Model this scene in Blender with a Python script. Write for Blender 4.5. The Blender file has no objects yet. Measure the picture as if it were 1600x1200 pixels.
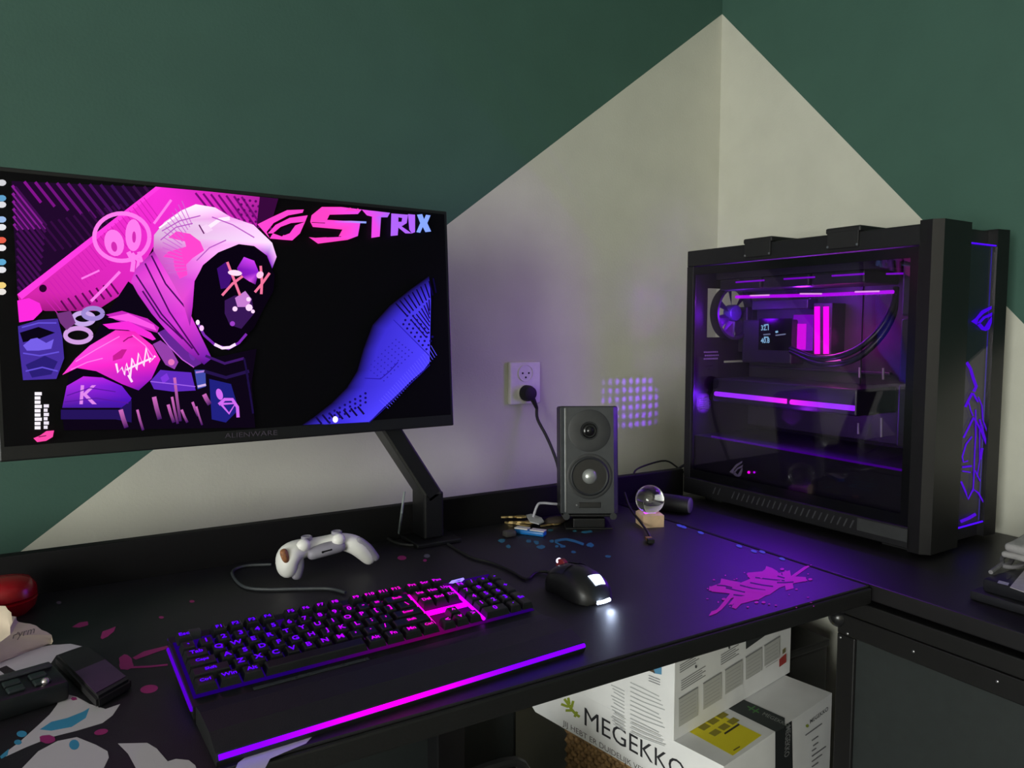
import bpy, bmesh, math, random
from mathutils import Vector, Matrix
from mathutils.geometry import tessellate_polygon
random.seed(7)
S = bpy.context.scene
COL = S.collection
PI = math.pi

# ------------------------------------------------------------------ camera, world, light, exposure
F = 1158.0                                   # focal length in pixels of the 1600x1200 frame
PITCH = math.atan(88 / F)
AZ = math.radians(59.5)                      # angle between the back wall direction and the view axis
CAM = Vector((-1.547, -1.503, 1.14))
HD = Vector((math.cos(AZ), math.sin(AZ), 0))
RT = Vector((math.sin(AZ), -math.cos(AZ), 0))
UPZ = Vector((0, 0, 1))
FW = HD * math.cos(PITCH) - UPZ * math.sin(PITCH)
UPV = UPZ * math.cos(PITCH) + HD * math.sin(PITCH)
cd = bpy.data.cameras.new('camera'); cam = bpy.data.objects.new('camera', cd); COL.objects.link(cam)
cd.sensor_fit = 'HORIZONTAL'; cd.sensor_width = 36; cd.lens = 36 * F / 1600; cd.clip_start = 0.02
R3 = Matrix((RT, UPV, -FW)).transposed()
cam.matrix_world = Matrix.Translation(CAM) @ R3.to_4x4()
S.camera = cam

W = bpy.data.worlds.new('sky'); S.world = W; W.use_nodes = True
W.node_tree.nodes['Background'].inputs[0].default_value = (0.75, 0.85, 1.0, 1)
W.node_tree.nodes['Background'].inputs[1].default_value = 0.6

def area_light(name, loc, target, sx, sy, power, color):
    ld = bpy.data.lights.new(name, 'AREA'); ld.shape = 'RECTANGLE'; ld.size = sx; ld.size_y = sy
    ld.energy = power; ld.color = color
    o = bpy.data.objects.new(name, ld); COL.objects.link(o); o.location = loc
    o.rotation_euler = (Vector(target) - Vector(loc)).to_track_quat('-Z', 'Y').to_euler()
    return o
WIN_Y0, WIN_Y1, WIN_Z0, WIN_Z1 = -4.2, -2.0, 0.25, 2.3
XL, YF, ZC = -5.6, -4.6, 2.6
area_light('window_daylight', (XL - 0.16, (WIN_Y0 + WIN_Y1) / 2, (WIN_Z0 + WIN_Z1) / 2),
           (0, (WIN_Y0 + WIN_Y1) / 2, (WIN_Z0 + WIN_Z1) / 2), WIN_Y1 - WIN_Y0, WIN_Z1 - WIN_Z0, 290, (1.0, 0.98, 0.92))

S.view_settings.view_transform = 'Standard'; S.view_settings.look = 'None'
S.view_settings.exposure = 0.0; S.view_settings.gamma = 1.0; S.view_settings.use_curve_mapping = False

# ------------------------------------------------------------------ pixel -> point helpers
def ray(px, py): return FW + RT * ((px - 800) / F) + UPV * ((600 - py) / F)
def onz(px, py, z):
    d = ray(px, py); return CAM + d * ((z - CAM.z) / d.z)
def ony(px, py, y):
    d = ray(px, py); return CAM + d * ((y - CAM.y) / d.y)
def onx(px, py, x):
    d = ray(px, py); return CAM + d * ((x - CAM.x) / d.x)
def onplane(px, py, p, n):
    d = ray(px, py); return CAM + d * ((p - CAM).dot(n) / d.dot(n))

# ------------------------------------------------------------------ materials
def lin(c):
    c = c / 255.0
    return c / 12.92 if c <= 0.04045 else ((c + 0.055) / 1.055) ** 2.4
def rgb(r, g, b): return (lin(r), lin(g), lin(b), 1.0)
MATS = {}
def mat(name, color=(0.5, 0.5, 0.5, 1), rough=0.5, metal=0.0, var=0.12, scale=60.0, bump=0.0, bscale=300.0, spec=0.5):
    if name in MATS: return MATS[name]
    m = bpy.data.materials.new(name); m.use_nodes = True; nt = m.node_tree
    b = nt.nodes['Principled BSDF']
    tc = nt.nodes.new('ShaderNodeTexCoord')
    nz = nt.nodes.new('ShaderNodeTexNoise'); nz.inputs['Scale'].default_value = scale; nz.inputs['Detail'].default_value = 4
    nt.links.new(tc.outputs['Object'], nz.inputs['Vector'])
    rp = nt.nodes.new('ShaderNodeValToRGB')
    lo = [max(0, c * (1 - var)) for c in color[:3]] + [1]; hi = [min(1, c * (1 + var)) for c in color[:3]] + [1]
    rp.color_ramp.elements[0].color = lo; rp.color_ramp.elements[0].position = 0.3
    rp.color_ramp.elements[1].color = hi; rp.color_ramp.elements[1].position = 0.7
    nt.links.new(nz.outputs['Fac'], rp.inputs['Fac']); nt.links.new(rp.outputs['Color'], b.inputs['Base Color'])
    b.inputs['Roughness'].default_value = rough; b.inputs['Metallic'].default_value = metal
    b.inputs['Specular IOR Level'].default_value = spec
    if bump > 0:
        n2 = nt.nodes.new('ShaderNodeTexNoise'); n2.inputs['Scale'].default_value = bscale; n2.inputs['Detail'].default_value = 2
        nt.links.new(tc.outputs['Object'], n2.inputs['Vector'])
        bp = nt.nodes.new('ShaderNodeBump'); bp.inputs['Strength'].default_value = bump; bp.inputs['Distance'].default_value = 0.002
        nt.links.new(n2.outputs['Fac'], bp.inputs['Height']); nt.links.new(bp.outputs['Normal'], b.inputs['Normal'])
    MATS[name] = m; return m
def emit(name, color, strength):
    if name in MATS: return MATS[name]
    m = bpy.data.materials.new(name); m.use_nodes = True; nt = m.node_tree
    nt.nodes.remove(nt.nodes['Principled BSDF'])
    e = nt.nodes.new('ShaderNodeEmission'); e.inputs[0].default_value = color; e.inputs[1].default_value = strength
    nt.links.new(e.outputs[0], nt.nodes['Material Output'].inputs[0]); MATS[name] = m; return m
def emit_attr(name, strength):
    if name in MATS: return MATS[name]
    m = bpy.data.materials.new(name); m.use_nodes = True; nt = m.node_tree
    nt.nodes.remove(nt.nodes['Principled BSDF'])
    a = nt.nodes.new('ShaderNodeVertexColor'); a.layer_name = 'Col'
    e = nt.nodes.new('ShaderNodeEmission'); e.inputs[1].default_value = strength
    nt.links.new(a.outputs['Color'], e.inputs[0]); nt.links.new(e.outputs[0], nt.nodes['Material Output'].inputs[0])
    MATS[name] = m; return m
def print_attr(name, rough=0.6):
    if name in MATS: return MATS[name]
    m = bpy.data.materials.new(name); m.use_nodes = True; nt = m.node_tree
    a = nt.nodes.new('ShaderNodeVertexColor'); a.layer_name = 'Col'
    b = nt.nodes['Principled BSDF']; b.inputs['Roughness'].default_value = rough
    nt.links.new(a.outputs['Color'], b.inputs['Base Color']); MATS[name] = m; return m
def glass_pane(name, tint, ior=0.05):
    if name in MATS: return MATS[name]
    m = bpy.data.materials.new(name); m.use_nodes = True; nt = m.node_tree
    nt.nodes.remove(nt.nodes['Principled BSDF'])
    t = nt.nodes.new('ShaderNodeBsdfTransparent'); t.inputs[0].default_value = tint
    g = nt.nodes.new('ShaderNodeBsdfGlossy'); g.inputs['Roughness'].default_value = 0.0
    lw = nt.nodes.new('ShaderNodeLayerWeight'); lw.inputs['Blend'].default_value = 0.5
    pw = nt.nodes.new('ShaderNodeMath'); pw.operation = 'POWER'; pw.inputs[1].default_value = 5.0; nt.links.new(lw.outputs['Facing'], pw.inputs[0])
    f = nt.nodes.new('ShaderNodeMath'); f.operation = 'MULTIPLY_ADD'; f.inputs[1].default_value = 0.95 - ior; f.inputs[2].default_value = ior
    nt.links.new(pw.outputs[0], f.inputs[0])
    x = nt.nodes.new('ShaderNodeMixShader')
    nt.links.new(f.outputs[0], x.inputs[0]); nt.links.new(t.outputs[0], x.inputs[1]); nt.links.new(g.outputs[0], x.inputs[2])
    nt.links.new(x.outputs[0], nt.nodes['Material Output'].inputs[0]); MATS[name] = m; return m
def clear_glass(name):
    m = bpy.data.materials.new(name); m.use_nodes = True
    b = m.node_tree.nodes['Principled BSDF']; b.inputs['Transmission Weight'].default_value = 1
    b.inputs['Roughness'].default_value = 0.0; b.inputs['IOR'].default_value = 1.5; b.inputs['Base Color'].default_value = (1, 1, 1, 1)
    MATS[name] = m; return m
def two_tone_wall(name, axis, k, c):
    """paint: cream below the line z = c + k*axis, dark green above it"""
    m = bpy.data.materials.new(name); m.use_nodes = True; nt = m.node_tree; b = nt.nodes['Principled BSDF']
    g = nt.nodes.new('ShaderNodeNewGeometry'); sp = nt.nodes.new('ShaderNodeSeparateXYZ')
    nt.links.new(g.outputs['Position'], sp.inputs[0])
    ma = nt.nodes.new('ShaderNodeMath'); ma.operation = 'MULTIPLY_ADD'; ma.inputs[1].default_value = k; ma.inputs[2].default_value = c
    nt.links.new(sp.outputs[axis], ma.inputs[0])
    gt = nt.nodes.new('ShaderNodeMath'); gt.operation = 'GREATER_THAN'
    nt.links.new(sp.outputs['Z'], gt.inputs[0]); nt.links.new(ma.outputs[0], gt.inputs[1])
    nz = nt.nodes.new('ShaderNodeTexNoise'); nz.inputs['Scale'].default_value = 9; nz.inputs['Detail'].default_value = 5
    nt.links.new(g.outputs['Position'], nz.inputs['Vector'])
    def ramp(c0, c1):
        r = nt.nodes.new('ShaderNodeValToRGB'); r.color_ramp.elements[0].color = c0; r.color_ramp.elements[1].color = c1
        r.color_ramp.elements[0].position = 0.3; r.color_ramp.elements[1].position = 0.7
        nt.links.new(nz.outputs['Fac'], r.inputs['Fac']); return r
    cream = ramp((0.53, 0.525, 0.45, 1), (0.575, 0.57, 0.49, 1)); green = ramp((0.038, 0.098, 0.074, 1), (0.042, 0.107, 0.081, 1))
    mx = nt.nodes.new('ShaderNodeMixRGB'); nt.links.new(gt.outputs[0], mx.inputs[0])
    nt.links.new(cream.outputs[0], mx.inputs[1]); nt.links.new(green.outputs[0], mx.inputs[2])
    nt.links.new(mx.outputs[0], b.inputs['Base Color']); b.inputs['Roughness'].default_value = 0.75
    n2 = nt.nodes.new('ShaderNodeTexNoise'); n2.inputs['Scale'].default_value = 170; n2.inputs['Detail'].default_value = 3
    nt.links.new(g.outputs['Position'], n2.inputs['Vector'])
    bp = nt.nodes.new('ShaderNodeBump'); bp.inputs['Strength'].default_value = 0.25; bp.inputs['Distance'].default_value = 0.002
    nt.links.new(n2.outputs['Fac'], bp.inputs['Height']); nt.links.new(bp.outputs['Normal'], b.inputs['Normal'])
    return m

BLK = mat('black_laminate', rgb(17, 16, 17), 0.5, bump=0.1)
BLKPL = mat('black_plastic', rgb(17, 17, 19), 0.42, bump=0.05)
BLKMT = mat('black_matte', rgb(9, 8, 10), 0.7, spec=0.25)
BLKRUB = mat('black_rubber', rgb(17, 17, 18), 0.6)
DGREY = mat('dark_grey_plastic', rgb(52, 54, 56), 0.45)
MATCL = mat('mat_cloth', rgb(25, 23, 27), 0.5, bump=0.15, bscale=900, spec=0.5)
STEEL = mat('steel', rgb(190, 190, 195), 0.3, 1.0)
WHITEPL = mat('white_plastic', rgb(225, 222, 218), 0.4, var=0.04)
CARD = mat('white_cardboard', rgb(240, 240, 240), 0.7, var=0.05, scale=12)
PRINT = print_attr('print_ink')

# ------------------------------------------------------------------ mesh helpers
def link(name, me, material, parent=None):
    o = bpy.data.objects.new(name, me); COL.objects.link(o)
    if material and not me.materials: me.materials.append(material)
    if parent: o.parent = parent
    return o
class MB:
    def __init__(s): s.bm = bmesh.new()
    def _xf(s, vs, M):
        if M is not None: bmesh.ops.transform(s.bm, matrix=M, verts=vs)
    def box(s, lo, hi, bev=0.0, seg=2, M=None):
        lo, hi = Vector(lo), Vector(hi)
        r = bmesh.ops.create_cube(s.bm, size=1.0); vs = r['verts']
        for v in vs: v.co = Vector([(lo[i] + hi[i]) / 2 + v.co[i] * (hi[i] - lo[i]) for i in range(3)])
        if bev > 0:
            es = list({e for v in vs for e in v.link_edges})
            rr = bmesh.ops.bevel(s.bm, geom=es, offset=bev, segments=seg, profile=0.5, affect='EDGES', clamp_overlap=True)
            vs = list({v for f in rr['faces'] for v in f.verts} | {v for v in vs if v.is_valid})
        s._xf(vs, M); return s
    def prism(s, pts, vec, M=None):
        a = [s.bm.verts.new(Vector(p)) for p in pts]; b = [s.bm.verts.new(Vector(p) + Vector(vec)) for p in pts]
        n = len(pts); s.bm.faces.new(a[::-1]); s.bm.faces.new(b)
        for i in range(n): s.bm.faces.new((a[i], a[(i + 1) % n], b[(i + 1) % n], b[i]))
        s._xf(a + b, M); return s
    def lathe(s, prof, n=24, M=None, close=False):
        rings = []; allv = []
        for r, z in prof:
            ring = [s.bm.verts.new((max(r, 1e-5) * math.cos(2 * PI * i / n), max(r, 1e-5) * math.sin(2 * PI * i / n), z)) for i in range(n)]
            rings.append(ring); allv += ring
        for a, b in zip(rings, rings[1:] + ([rings[0]] if close else [])):
            for i in range(n): s.bm.faces.new((a[i], a[(i + 1) % n], b[(i + 1) % n], b[i]))
        if not close:
            s.bm.faces.new(rings[0][::-1]); s.bm.faces.new(rings[-1])
        s._xf(allv, M); return s
    def tube(s, pts, r, n=8, smooth=4, M=None):
        P = [Vector(p) for p in pts]
        if smooth > 1 and len(P) > 2:
            Q = []
            for i in range(len(P) - 1):
                p0 = P[max(i - 1, 0)]; p1 = P[i]; p2 = P[i + 1]; p3 = P[min(i + 2, len(P) - 1)]
                for k in range(smooth):
                    t = k / smooth
                    Q.append(0.5 * ((2 * p1) + (p2 - p0) * t + (2 * p0 - 5 * p1 + 4 * p2 - p3) * t * t + (3 * p1 - p0 - 3 * p2 + p3) * t ** 3))
            Q.append(P[-1]); P = Q
        rings = []; allv = []; prev = None
        for i, p in enumerate(P):
            t = (P[min(i + 1, len(P) - 1)] - P[max(i - 1, 0)]).normalized()
            ref = prev if prev else (Vector((0, 0, 1)) if abs(t.z) < 0.9 else Vector((1, 0, 0)))
            u = (ref - t * ref.dot(t)).normalized(); prev = u; w = t.cross(u)
            rr = r(i / (len(P) - 1)) if callable(r) else r
            ring = [s.bm.verts.new(p + (u * math.cos(2 * PI * k / n) + w * math.sin(2 * PI * k / n)) * rr) for k in range(n)]
            rings.append(ring); allv += ring
        for a, b in zip(rings, rings[1:]):
            for i in range(n): s.bm.faces.new((a[i], a[(i + 1) % n], b[(i + 1) % n], b[i]))
        s.bm.faces.new(rings[0][::-1]); s.bm.faces.new(rings[-1])
        s._xf(allv, M); return s
    def ball(s, c, r, M=None, seg=20):
        q = bmesh.ops.create_uvsphere(s.bm, u_segments=seg, v_segments=seg // 2, radius=1)
        rr = Vector(r) if hasattr(r, '__len__') else Vector((r, r, r))
        for v in q['verts']: v.co = Vector(c) + Vector([v.co[i] * rr[i] for i in range(3)])
        s._xf(q['verts'], M); return s
    def build(s, name, material, parent=None, smooth=False, off=None):
        if off is not None: bmesh.ops.translate(s.bm, vec=-Vector(off), verts=s.bm.verts)
        bmesh.ops.recalc_face_normals(s.bm, faces=s.bm.faces)
        me = bpy.data.meshes.new(name); s.bm.to_mesh(me); s.bm.free()
        if smooth:
            for p in me.polygons: p.use_smooth = True
            try: me.set_sharp_from_angle(angle=math.radians(40))
            except Exception: pass
        return link(name, me, material, parent)
class Decal:
    """flat print: coloured polygons on a plane, given through a mapping from 2-D to a 3-D point"""
    def __init__(s, fmap, normal, step=0.00003, base=0.0002):
        s.f = fmap; s.n = Vector(normal).normalized(); s.v = []; s.fc = []; s.c = []; s.k = 0; s.step = step; s.base = base; s.starts = []
    def _add(s, pts2, tris, cols):
        off = s.n * (s.base + s.step * s.k); s.k += 1; b = len(s.v); s.starts.append((b, len(s.fc)))
        s.v += [s.f(*p) + off for p in pts2]; s.c += cols
        s.fc += [tuple(b + i for i in t) for t in tris]
    def poly(s, pts, color, cols=None):
        tr = tessellate_polygon([[Vector((p[0], p[1], 0)) for p in pts]])
        s._add(pts, tr, cols if cols else [color] * len(pts)); return s
    def ell(s, cx, cy, rx, ry, color, n=20, rot=0):
        ca, sa = math.cos(rot), math.sin(rot)
        return s.poly([(cx + rx * math.cos(t) * ca - ry * math.sin(t) * sa, cy + rx * math.cos(t) * sa + ry * math.sin(t) * ca) for t in [2 * PI * i / n for i in range(n)]], color)
    def ring(s, cx, cy, rx, ry, w, color, n=36, a0=0, a1=2 * PI):
        return s.line([(cx + rx * math.cos(a0 + (a1 - a0) * i / n), cy + ry * math.sin(a0 + (a1 - a0) * i / n)) for i in range(n + 1)], w, color)
    def line(s, pts, w, color, color2=None):
        P = [Vector((p[0], p[1])) for p in pts]; L = []; n = len(P)
        for i, p in enumerate(P):
            t = (P[min(i + 1, n - 1)] - P[max(i - 1, 0)]); t = t.normalized() if t.length > 0 else Vector((1, 0))
            q = Vector((-t.y, t.x)) * w / 2; L += [tuple(p + q), tuple(p - q)]
        tr = []; cols = []
        for i in range(n):
            f = i / (n - 1); c = color if not color2 else tuple(color[j] * (1 - f) + color2[j] * f for j in range(4)); cols += [c, c]
            if i < n - 1: tr += [(2 * i, 2 * i + 1, 2 * i + 3, 2 * i + 2)]
        s._add(L, tr, cols); return s
    def blob(s, cx, cy, r, color, n=14, jag=0.35, sx=1.0, sy=1.0):
        return s.poly([(cx + r * sx * (1 + random.uniform(-jag, jag)) * math.cos(2 * PI * i / n), cy + r * sy * (1 + random.uniform(-jag, jag)) * math.sin(2 * PI * i / n)) for i in range(n)], color)
    def text(s, string, org, ux, uy, color, color2=None, bold=0.0):
        """glyphs of unit cap height ~0.7; org/ux/uy are 2-D in the decal's own space"""
        vs, fs = glyphs(string, bold)
        mx = max((v[0] for v in vs), default=1) or 1
        pts = [(org[0] + ux[0] * x + uy[0] * y, org[1] + ux[1] * x + uy[1] * y) for x, y in vs]
        cols = [color if not color2 else tuple(color[j] * (1 - v[0] / mx) + color2[j] * v[0] / mx for j in range(4)) for v in vs]
        s._add(pts, fs, cols); return s
    def build_split(s, name, material, parent, off):
        """every mark its own part"""
        o = Vector(off); st = s.starts + [(len(s.v), len(s.fc))]
        for (v0, f0), (v1, f1) in zip(st, st[1:]):
            me = bpy.data.meshes.new(name); me.from_pydata([tuple(v - o) for v in s.v[v0:v1]], [], [tuple(i - v0 for i in f) for f in s.fc[f0:f1]])
            a = me.color_attributes.new('Col', 'FLOAT_COLOR', 'POINT')
            for i, c in enumerate(s.c[v0:v1]): a.data[i].color = c
            me.update(); link(name, me, material, parent)
    def build(s, name, material, parent=None, off=None):
        o = Vector(off) if off is not None else Vector((0, 0, 0))
        me = bpy.data.meshes.new(name); me.from_pydata([tuple(v - o) for v in s.v], [], s.fc)
        a = me.color_attributes.new('Col', 'FLOAT_COLOR', 'POINT')
        for i, c in enumerate(s.c): a.data[i].color = c
        me.update(); return link(name, me, material, parent)
GC = {}
def glyphs(string, bold=0.0):
    key = (string, bold)
    if key in GC: return GC[key]
    cu = bpy.data.curves.new('t', 'FONT'); cu.body = string; cu.size = 1.0; cu.offset = bold; cu.resolution_u = 3
    o = bpy.data.objects.new('t', cu); COL.objects.link(o)
    me = o.to_mesh()
    vs = [(v.co.x, v.co.y) for v in me.vertices]; fs = [tuple(p.vertices) for p in me.polygons]
    o.to_mesh_clear(); bpy.data.objects.remove(o); bpy.data.curves.remove(cu)
    GC[key] = (vs, fs); return GC[key]
def thing(name, label, cat, loc=(0, 0, 0), rz=0.0, group=None):
    o = bpy.data.objects.new(name, None); COL.objects.link(o); o.empty_display_size = 0.05
    o.location = loc; o.rotation_euler = (0, 0, rz); return tag(o, label, cat, group)
def tag(o, label, cat, group=None):
    o['label'] = label; o['category'] = cat
    if group: o['group'] = group
    return o
def structure(o, label, cat):
    o['kind'] = 'structure'; o['label'] = label; o['category'] = cat; return o
def T(x=0, y=0, z=0): return Matrix.Translation((x, y, z))
def frame(o, u, v, w): # matrix from three axes and an origin
    return Matrix.Translation(o) @ Matrix((u, v, w)).transposed().to_4x4()
def point_light(name, loc, color, power, radius, parent=None, off=None):
    ld = bpy.data.lights.new(name, 'POINT'); ld.energy = power; ld.color = color; ld.shadow_soft_size = radius
    o = bpy.data.objects.new(name, ld); COL.objects.link(o)
    o.location = Vector(loc) - (Vector(off) if off is not None else Vector((0, 0, 0)))
    if parent: o.parent = parent
    return o

# ------------------------------------------------------------------ the room
structure(MB().box((XL - 0.1, 0, 0), (0.1, 0.1, ZC)).build('wall_back', two_tone_wall('paint_back', 'X', 0.7503, 1.988)),
          'back wall painted dark green above a slanted cream field', 'wall')
structure(MB().box((0, YF - 0.1, 0), (0.1, 0, ZC)).build('wall_right', two_tone_wall('paint_right', 'Y', 1.074, 1.988)),
          'right wall painted dark green above a slanted cream field', 'wall')
plain = mat('plain_cream_paint', (0.62, 0.58, 0.47, 1), 0.8, var=0.03, scale=8)
structure(MB().box((XL, YF - 0.1, 0), (0, YF, ZC)).build('wall_front', plain), 'cream wall behind the camera', 'wall')
w = MB(); w.box((XL - 0.1, YF, 0), (XL, WIN_Y0, ZC)); w.box((XL - 0.1, WIN_Y1, 0), (XL, 0, ZC))
w.box((XL - 0.1, WIN_Y0, 0), (XL, WIN_Y1, WIN_Z0)); w.box((XL - 0.1, WIN_Y0, WIN_Z1), (XL, WIN_Y1, ZC))
structure(w.build('wall_left', plain), 'cream wall with the daylight window', 'wall')
structure(MB().box((XL - 0.1, YF - 0.1, -0.05), (0.1, 0.1, 0)).build('floor', mat('slate_floor', rgb(120, 122, 120), 0.7, var=0.2, scale=30, bump=0.2)), 'grey floor', 'floor')
structure(MB().box((XL - 0.1, YF - 0.1, ZC), (0.1, 0.1, ZC + 0.05)).build('ceiling', mat('ceiling_white', (0.7, 0.69, 0.66, 1), 0.9, var=0.03)), 'white ceiling', 'ceiling')
wn = bpy.data.objects.new('window_1', None); COL.objects.link(wn); structure(wn, 'white framed window in the left wall', 'window')
wf = MB()
for a, b in (((XL - 0.09, WIN_Y0, WIN_Z0), (XL - 0.03, WIN_Y0 + 0.06, WIN_Z1)), ((XL - 0.09, WIN_Y1 - 0.06, WIN_Z0), (XL - 0.03, WIN_Y1, WIN_Z1)),
             ((XL - 0.09, WIN_Y0 + 0.06, WIN_Z0), (XL - 0.03, WIN_Y1 - 0.06, WIN_Z0 + 0.06)), ((XL - 0.09, WIN_Y0 + 0.06, WIN_Z1 - 0.06), (XL - 0.03, WIN_Y1 - 0.06, WIN_Z1)),
             ((XL - 0.09, (WIN_Y0 + WIN_Y1) / 2 - 0.03, WIN_Z0 + 0.06), (XL - 0.03, (WIN_Y0 + WIN_Y1) / 2 + 0.03, WIN_Z1 - 0.06))): wf.box(a, b)
wf.build('window_frame', WHITEPL, wn)
for y0, y1 in ((WIN_Y0 + 0.06, (WIN_Y0 + WIN_Y1) / 2 - 0.03), ((WIN_Y0 + WIN_Y1) / 2 + 0.03, WIN_Y1 - 0.06)):
    MB().box((XL - 0.065, y0, WIN_Z0 + 0.06), (XL - 0.06, y1, WIN_Z1 - 0.06)).build('pane', glass_pane('window_glass', (0.95, 0.97, 0.97, 1)), wn)

# ------------------------------------------------------------------ main desk with back panel
DZ = 0.74                                       # level on which everything stands
DX0, DX1, DY0, DY1 = -2.15, -0.493, -0.818, -0.2
d = thing('gaming_desk', 'long black desk with a raised back panel along the back wall', 'desk', ((DX0 + DX1) / 2, -0.5, 0)); O = d.location.copy()
MB().box((DX0, DY0, 0.711), (DX1, DY1, 0.7365), 0.003).build('desktop', BLK, d, off=O)
MB().box((DX0, DY1, 0.66), (-0.302, DY1 + 0.02, 0.803), 0.002).build('back_panel', BLKMT, d, off=O)
for x in (-2.0, -0.95):
    l = MB().box((x - 0.03, -0.26, 0.03), (x + 0.03, -0.21, 0.711), 0.003).build('leg', BLKPL, d, off=O)
    MB().box((x - 0.04, -0.78 if x < -1 else -0.29, 0.0), (x + 0.04, -0.205, 0.03), 0.004).build('foot', BLKPL, l)
    l.children[0].location = -O
m_ = thing('desk_mat', 'full size black desk mat with white, pink and cyan splatter art', 'desk mat', ((DX0 + DX1) / 2, -0.51, 0.7365)); O = m_.location.copy()
MB().box((DX0 + 0.004, DY0 + 0.004, 0.7365), (DX1 - 0.006, DY1 - 0.004, DZ), 0.001, 1).build('cloth', MATCL, m_, off=O)
MB().box((DX1 - 0.0058, DY0 + 0.004, 0.7365), (DX1 - 0.0005, DY1 - 0.004, 0.7412), 0.001, 1).build('stitched_edge', BLKMT, m_, off=O)
D = Decal(lambda x, y: onz(x, y, DZ), (0, 0, 1), step=0.000012, base=0.0001)
WH, PK, CY, INK = rgb(196, 190, 196), rgb(150, 32, 105), rgb(52, 140, 180), rgb(30, 25, 32)
D.poly([(0, 1020), (40, 1015), (80, 1008), (110, 1006), (128, 1010), (110, 1016), (88, 1024), (80, 1036), (60, 1045), (45, 1048), (30, 1052), (10, 1040), (-40, 1060), (-60, 1030)], WH)
D.poly([(-40, 1068), (0, 1048), (10, 1056), (-30, 1080)], WH)
D.poly([(0, 1182), (30, 1160), (60, 1133), (78, 1116), (90, 1100), (88, 1090), (98, 1083), (120, 1089), (140, 1100), (165, 1108), (188, 1100), (176, 1118), (160, 1130), (120, 1142), (80, 1152), (40, 1168), (10, 1182)], WH)
D.poly([(62, 1140), (80, 1128), (105, 1122), (130, 1112), (140, 1106), (134, 1122), (112, 1136), (80, 1142)], CY)
D.poly([(0, 1182), (14, 1170), (12, 1180), (2, 1186)], CY); D.ell(34, 1147, 8, 5, CY); D.ell(28, 1160, 6, 4, CY)
D.blob(74, 1155, 13, PK, jag=0.15, sy=0.55); D.blob(116, 1092, 5, PK, sy=0.6)
D.poly([(30, 1205), (60, 1174), (90, 1158), (120, 1152), (150, 1164), (168, 1174), (170, 1184), (160, 1205), (140, 1225), (40, 1225)], WH)
D.ell(116, 1164, 8, 8, CY)
D.poly([(184, 1162), (230, 1161), (245, 1170), (262, 1190), (275, 1186), (295, 1188), (305, 1196), (312, 1215), (260, 1235), (220, 1225), (212, 1200), (200, 1178)], WH)
D.poly([(362, 1215), (372, 1192), (400, 1172), (440, 1158), (492, 1147), (478, 1162), (440, 1178), (422, 1186), (412, 1205)], WH)
D.ell(158, 1144, 11, 4.5, PK, rot=-0.2)
D.poly([(112, 980), (124, 973), (137, 971), (138, 977), (124, 981)], PK)
D.poly([(157, 997), (160, 987), (172, 983), (181, 979), (178, 987), (168, 995), (160, 999)], PK)
D.blob(197, 1035, 12, PK, jag=0.2); D.poly([(207, 1028), (225, 1018), (262, 1009), (266, 1012), (232, 1024), (212, 1031)], PK); D.line([(205, 1043), (232, 1042), (262, 1039)], 3, PK)
D.ell(233, 1077, 14, 6.5, PK, rot=-0.15); D.ell(252, 965, 4, 2, PK); D.ell(300, 940, 4, 2, PK); D.ell(628, 872, 7, 3.5, PK); D.ell(664, 876, 3, 2, PK)
D.ell(92, 942, 4, 2.5, rgb(90, 75, 95)); D.ell(667, 869, 5, 3, rgb(90, 90, 100))
CY2 = rgb(40, 120, 135)
for x, y, rx, ry in ((784, 845, 5.5, 3), (794, 854, 4, 2.6), (826, 846, 4, 2.5), (838, 848, 4, 3), (845, 855, 6, 3), (862, 846, 4, 2), (870, 854, 3, 2), (879, 854, 5, 2), (896, 863, 4, 2), (922, 852, 6, 3.5), (914, 832, 6, 2), (921, 831, 5, 2), (950, 870, 5, 2), (898, 830, 3, 1.5), (860, 829, 4, 2)):
    D.blob(x, y, 1, CY2, sx=rx, sy=ry, jag=0.25)
D.line([(867, 846), (876, 844), (885, 843), (898, 846), (912, 851)], 4, CY2); D.line([(867, 847), (874, 851), (881, 854)], 2.5, CY2)
JP = rgb(235, 35, 190)
# pink graffiti word, written along the desk
D.text('JINX', (1122, 949), (58, -15), (40, -50), JP, bold=0.035)
D.poly([(1108, 918), (1125, 912), (1128, 906), (1155, 912), (1172, 905), (1166, 897), (1190, 894), (1200, 887), (1213, 893), (1228, 903), (1258, 903), (1262, 908), (1240, 912), (1232, 914), (1215, 920), (1202, 928), (1188, 936), (1170, 941), (1158, 944), (1150, 952), (1143, 950), (1150, 939), (1140, 928), (1112, 925)], JP)
for pts in ([(1134, 919), (1150, 923), (1164, 926)], [(1152, 914), (1176, 920), (1196, 923)], [(1180, 903), (1204, 906), (1226, 908)], [(1146, 930), (1164, 932), (1182, 932)], [(1172, 911), (1192, 915), (1208, 917)], [(1120, 915), (1132, 916), (1144, 919)], [(1196, 897), (1212, 900), (1226, 904)], [(1160, 937), (1172, 937), (1184, 937)], [(1214, 911), (1226, 911), (1240, 910)]): D.line(pts, 2.2, rgb(40, 14, 50))
for pts, wd in (([(1108, 920), (1120, 922), (1133, 923)], 7), ([(1126, 909), (1140, 912), (1156, 915)], 9), ([(1168, 899), (1190, 897), (1215, 898)], 7), ([(1230, 904), (1245, 905), (1259, 906)], 7), ([(1152, 938), (1165, 935), (1186, 934)], 8), ([(1196, 889), (1205, 892), (1213, 897)], 8), ([(1160, 922), (1180, 924), (1200, 926)], 5)): D.line(pts, wd, JP)
D2 = Decal(lambda x, y: onz(x, y, DZ), (0, 0, 1), step=0.000012, base=0.0008)
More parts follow.
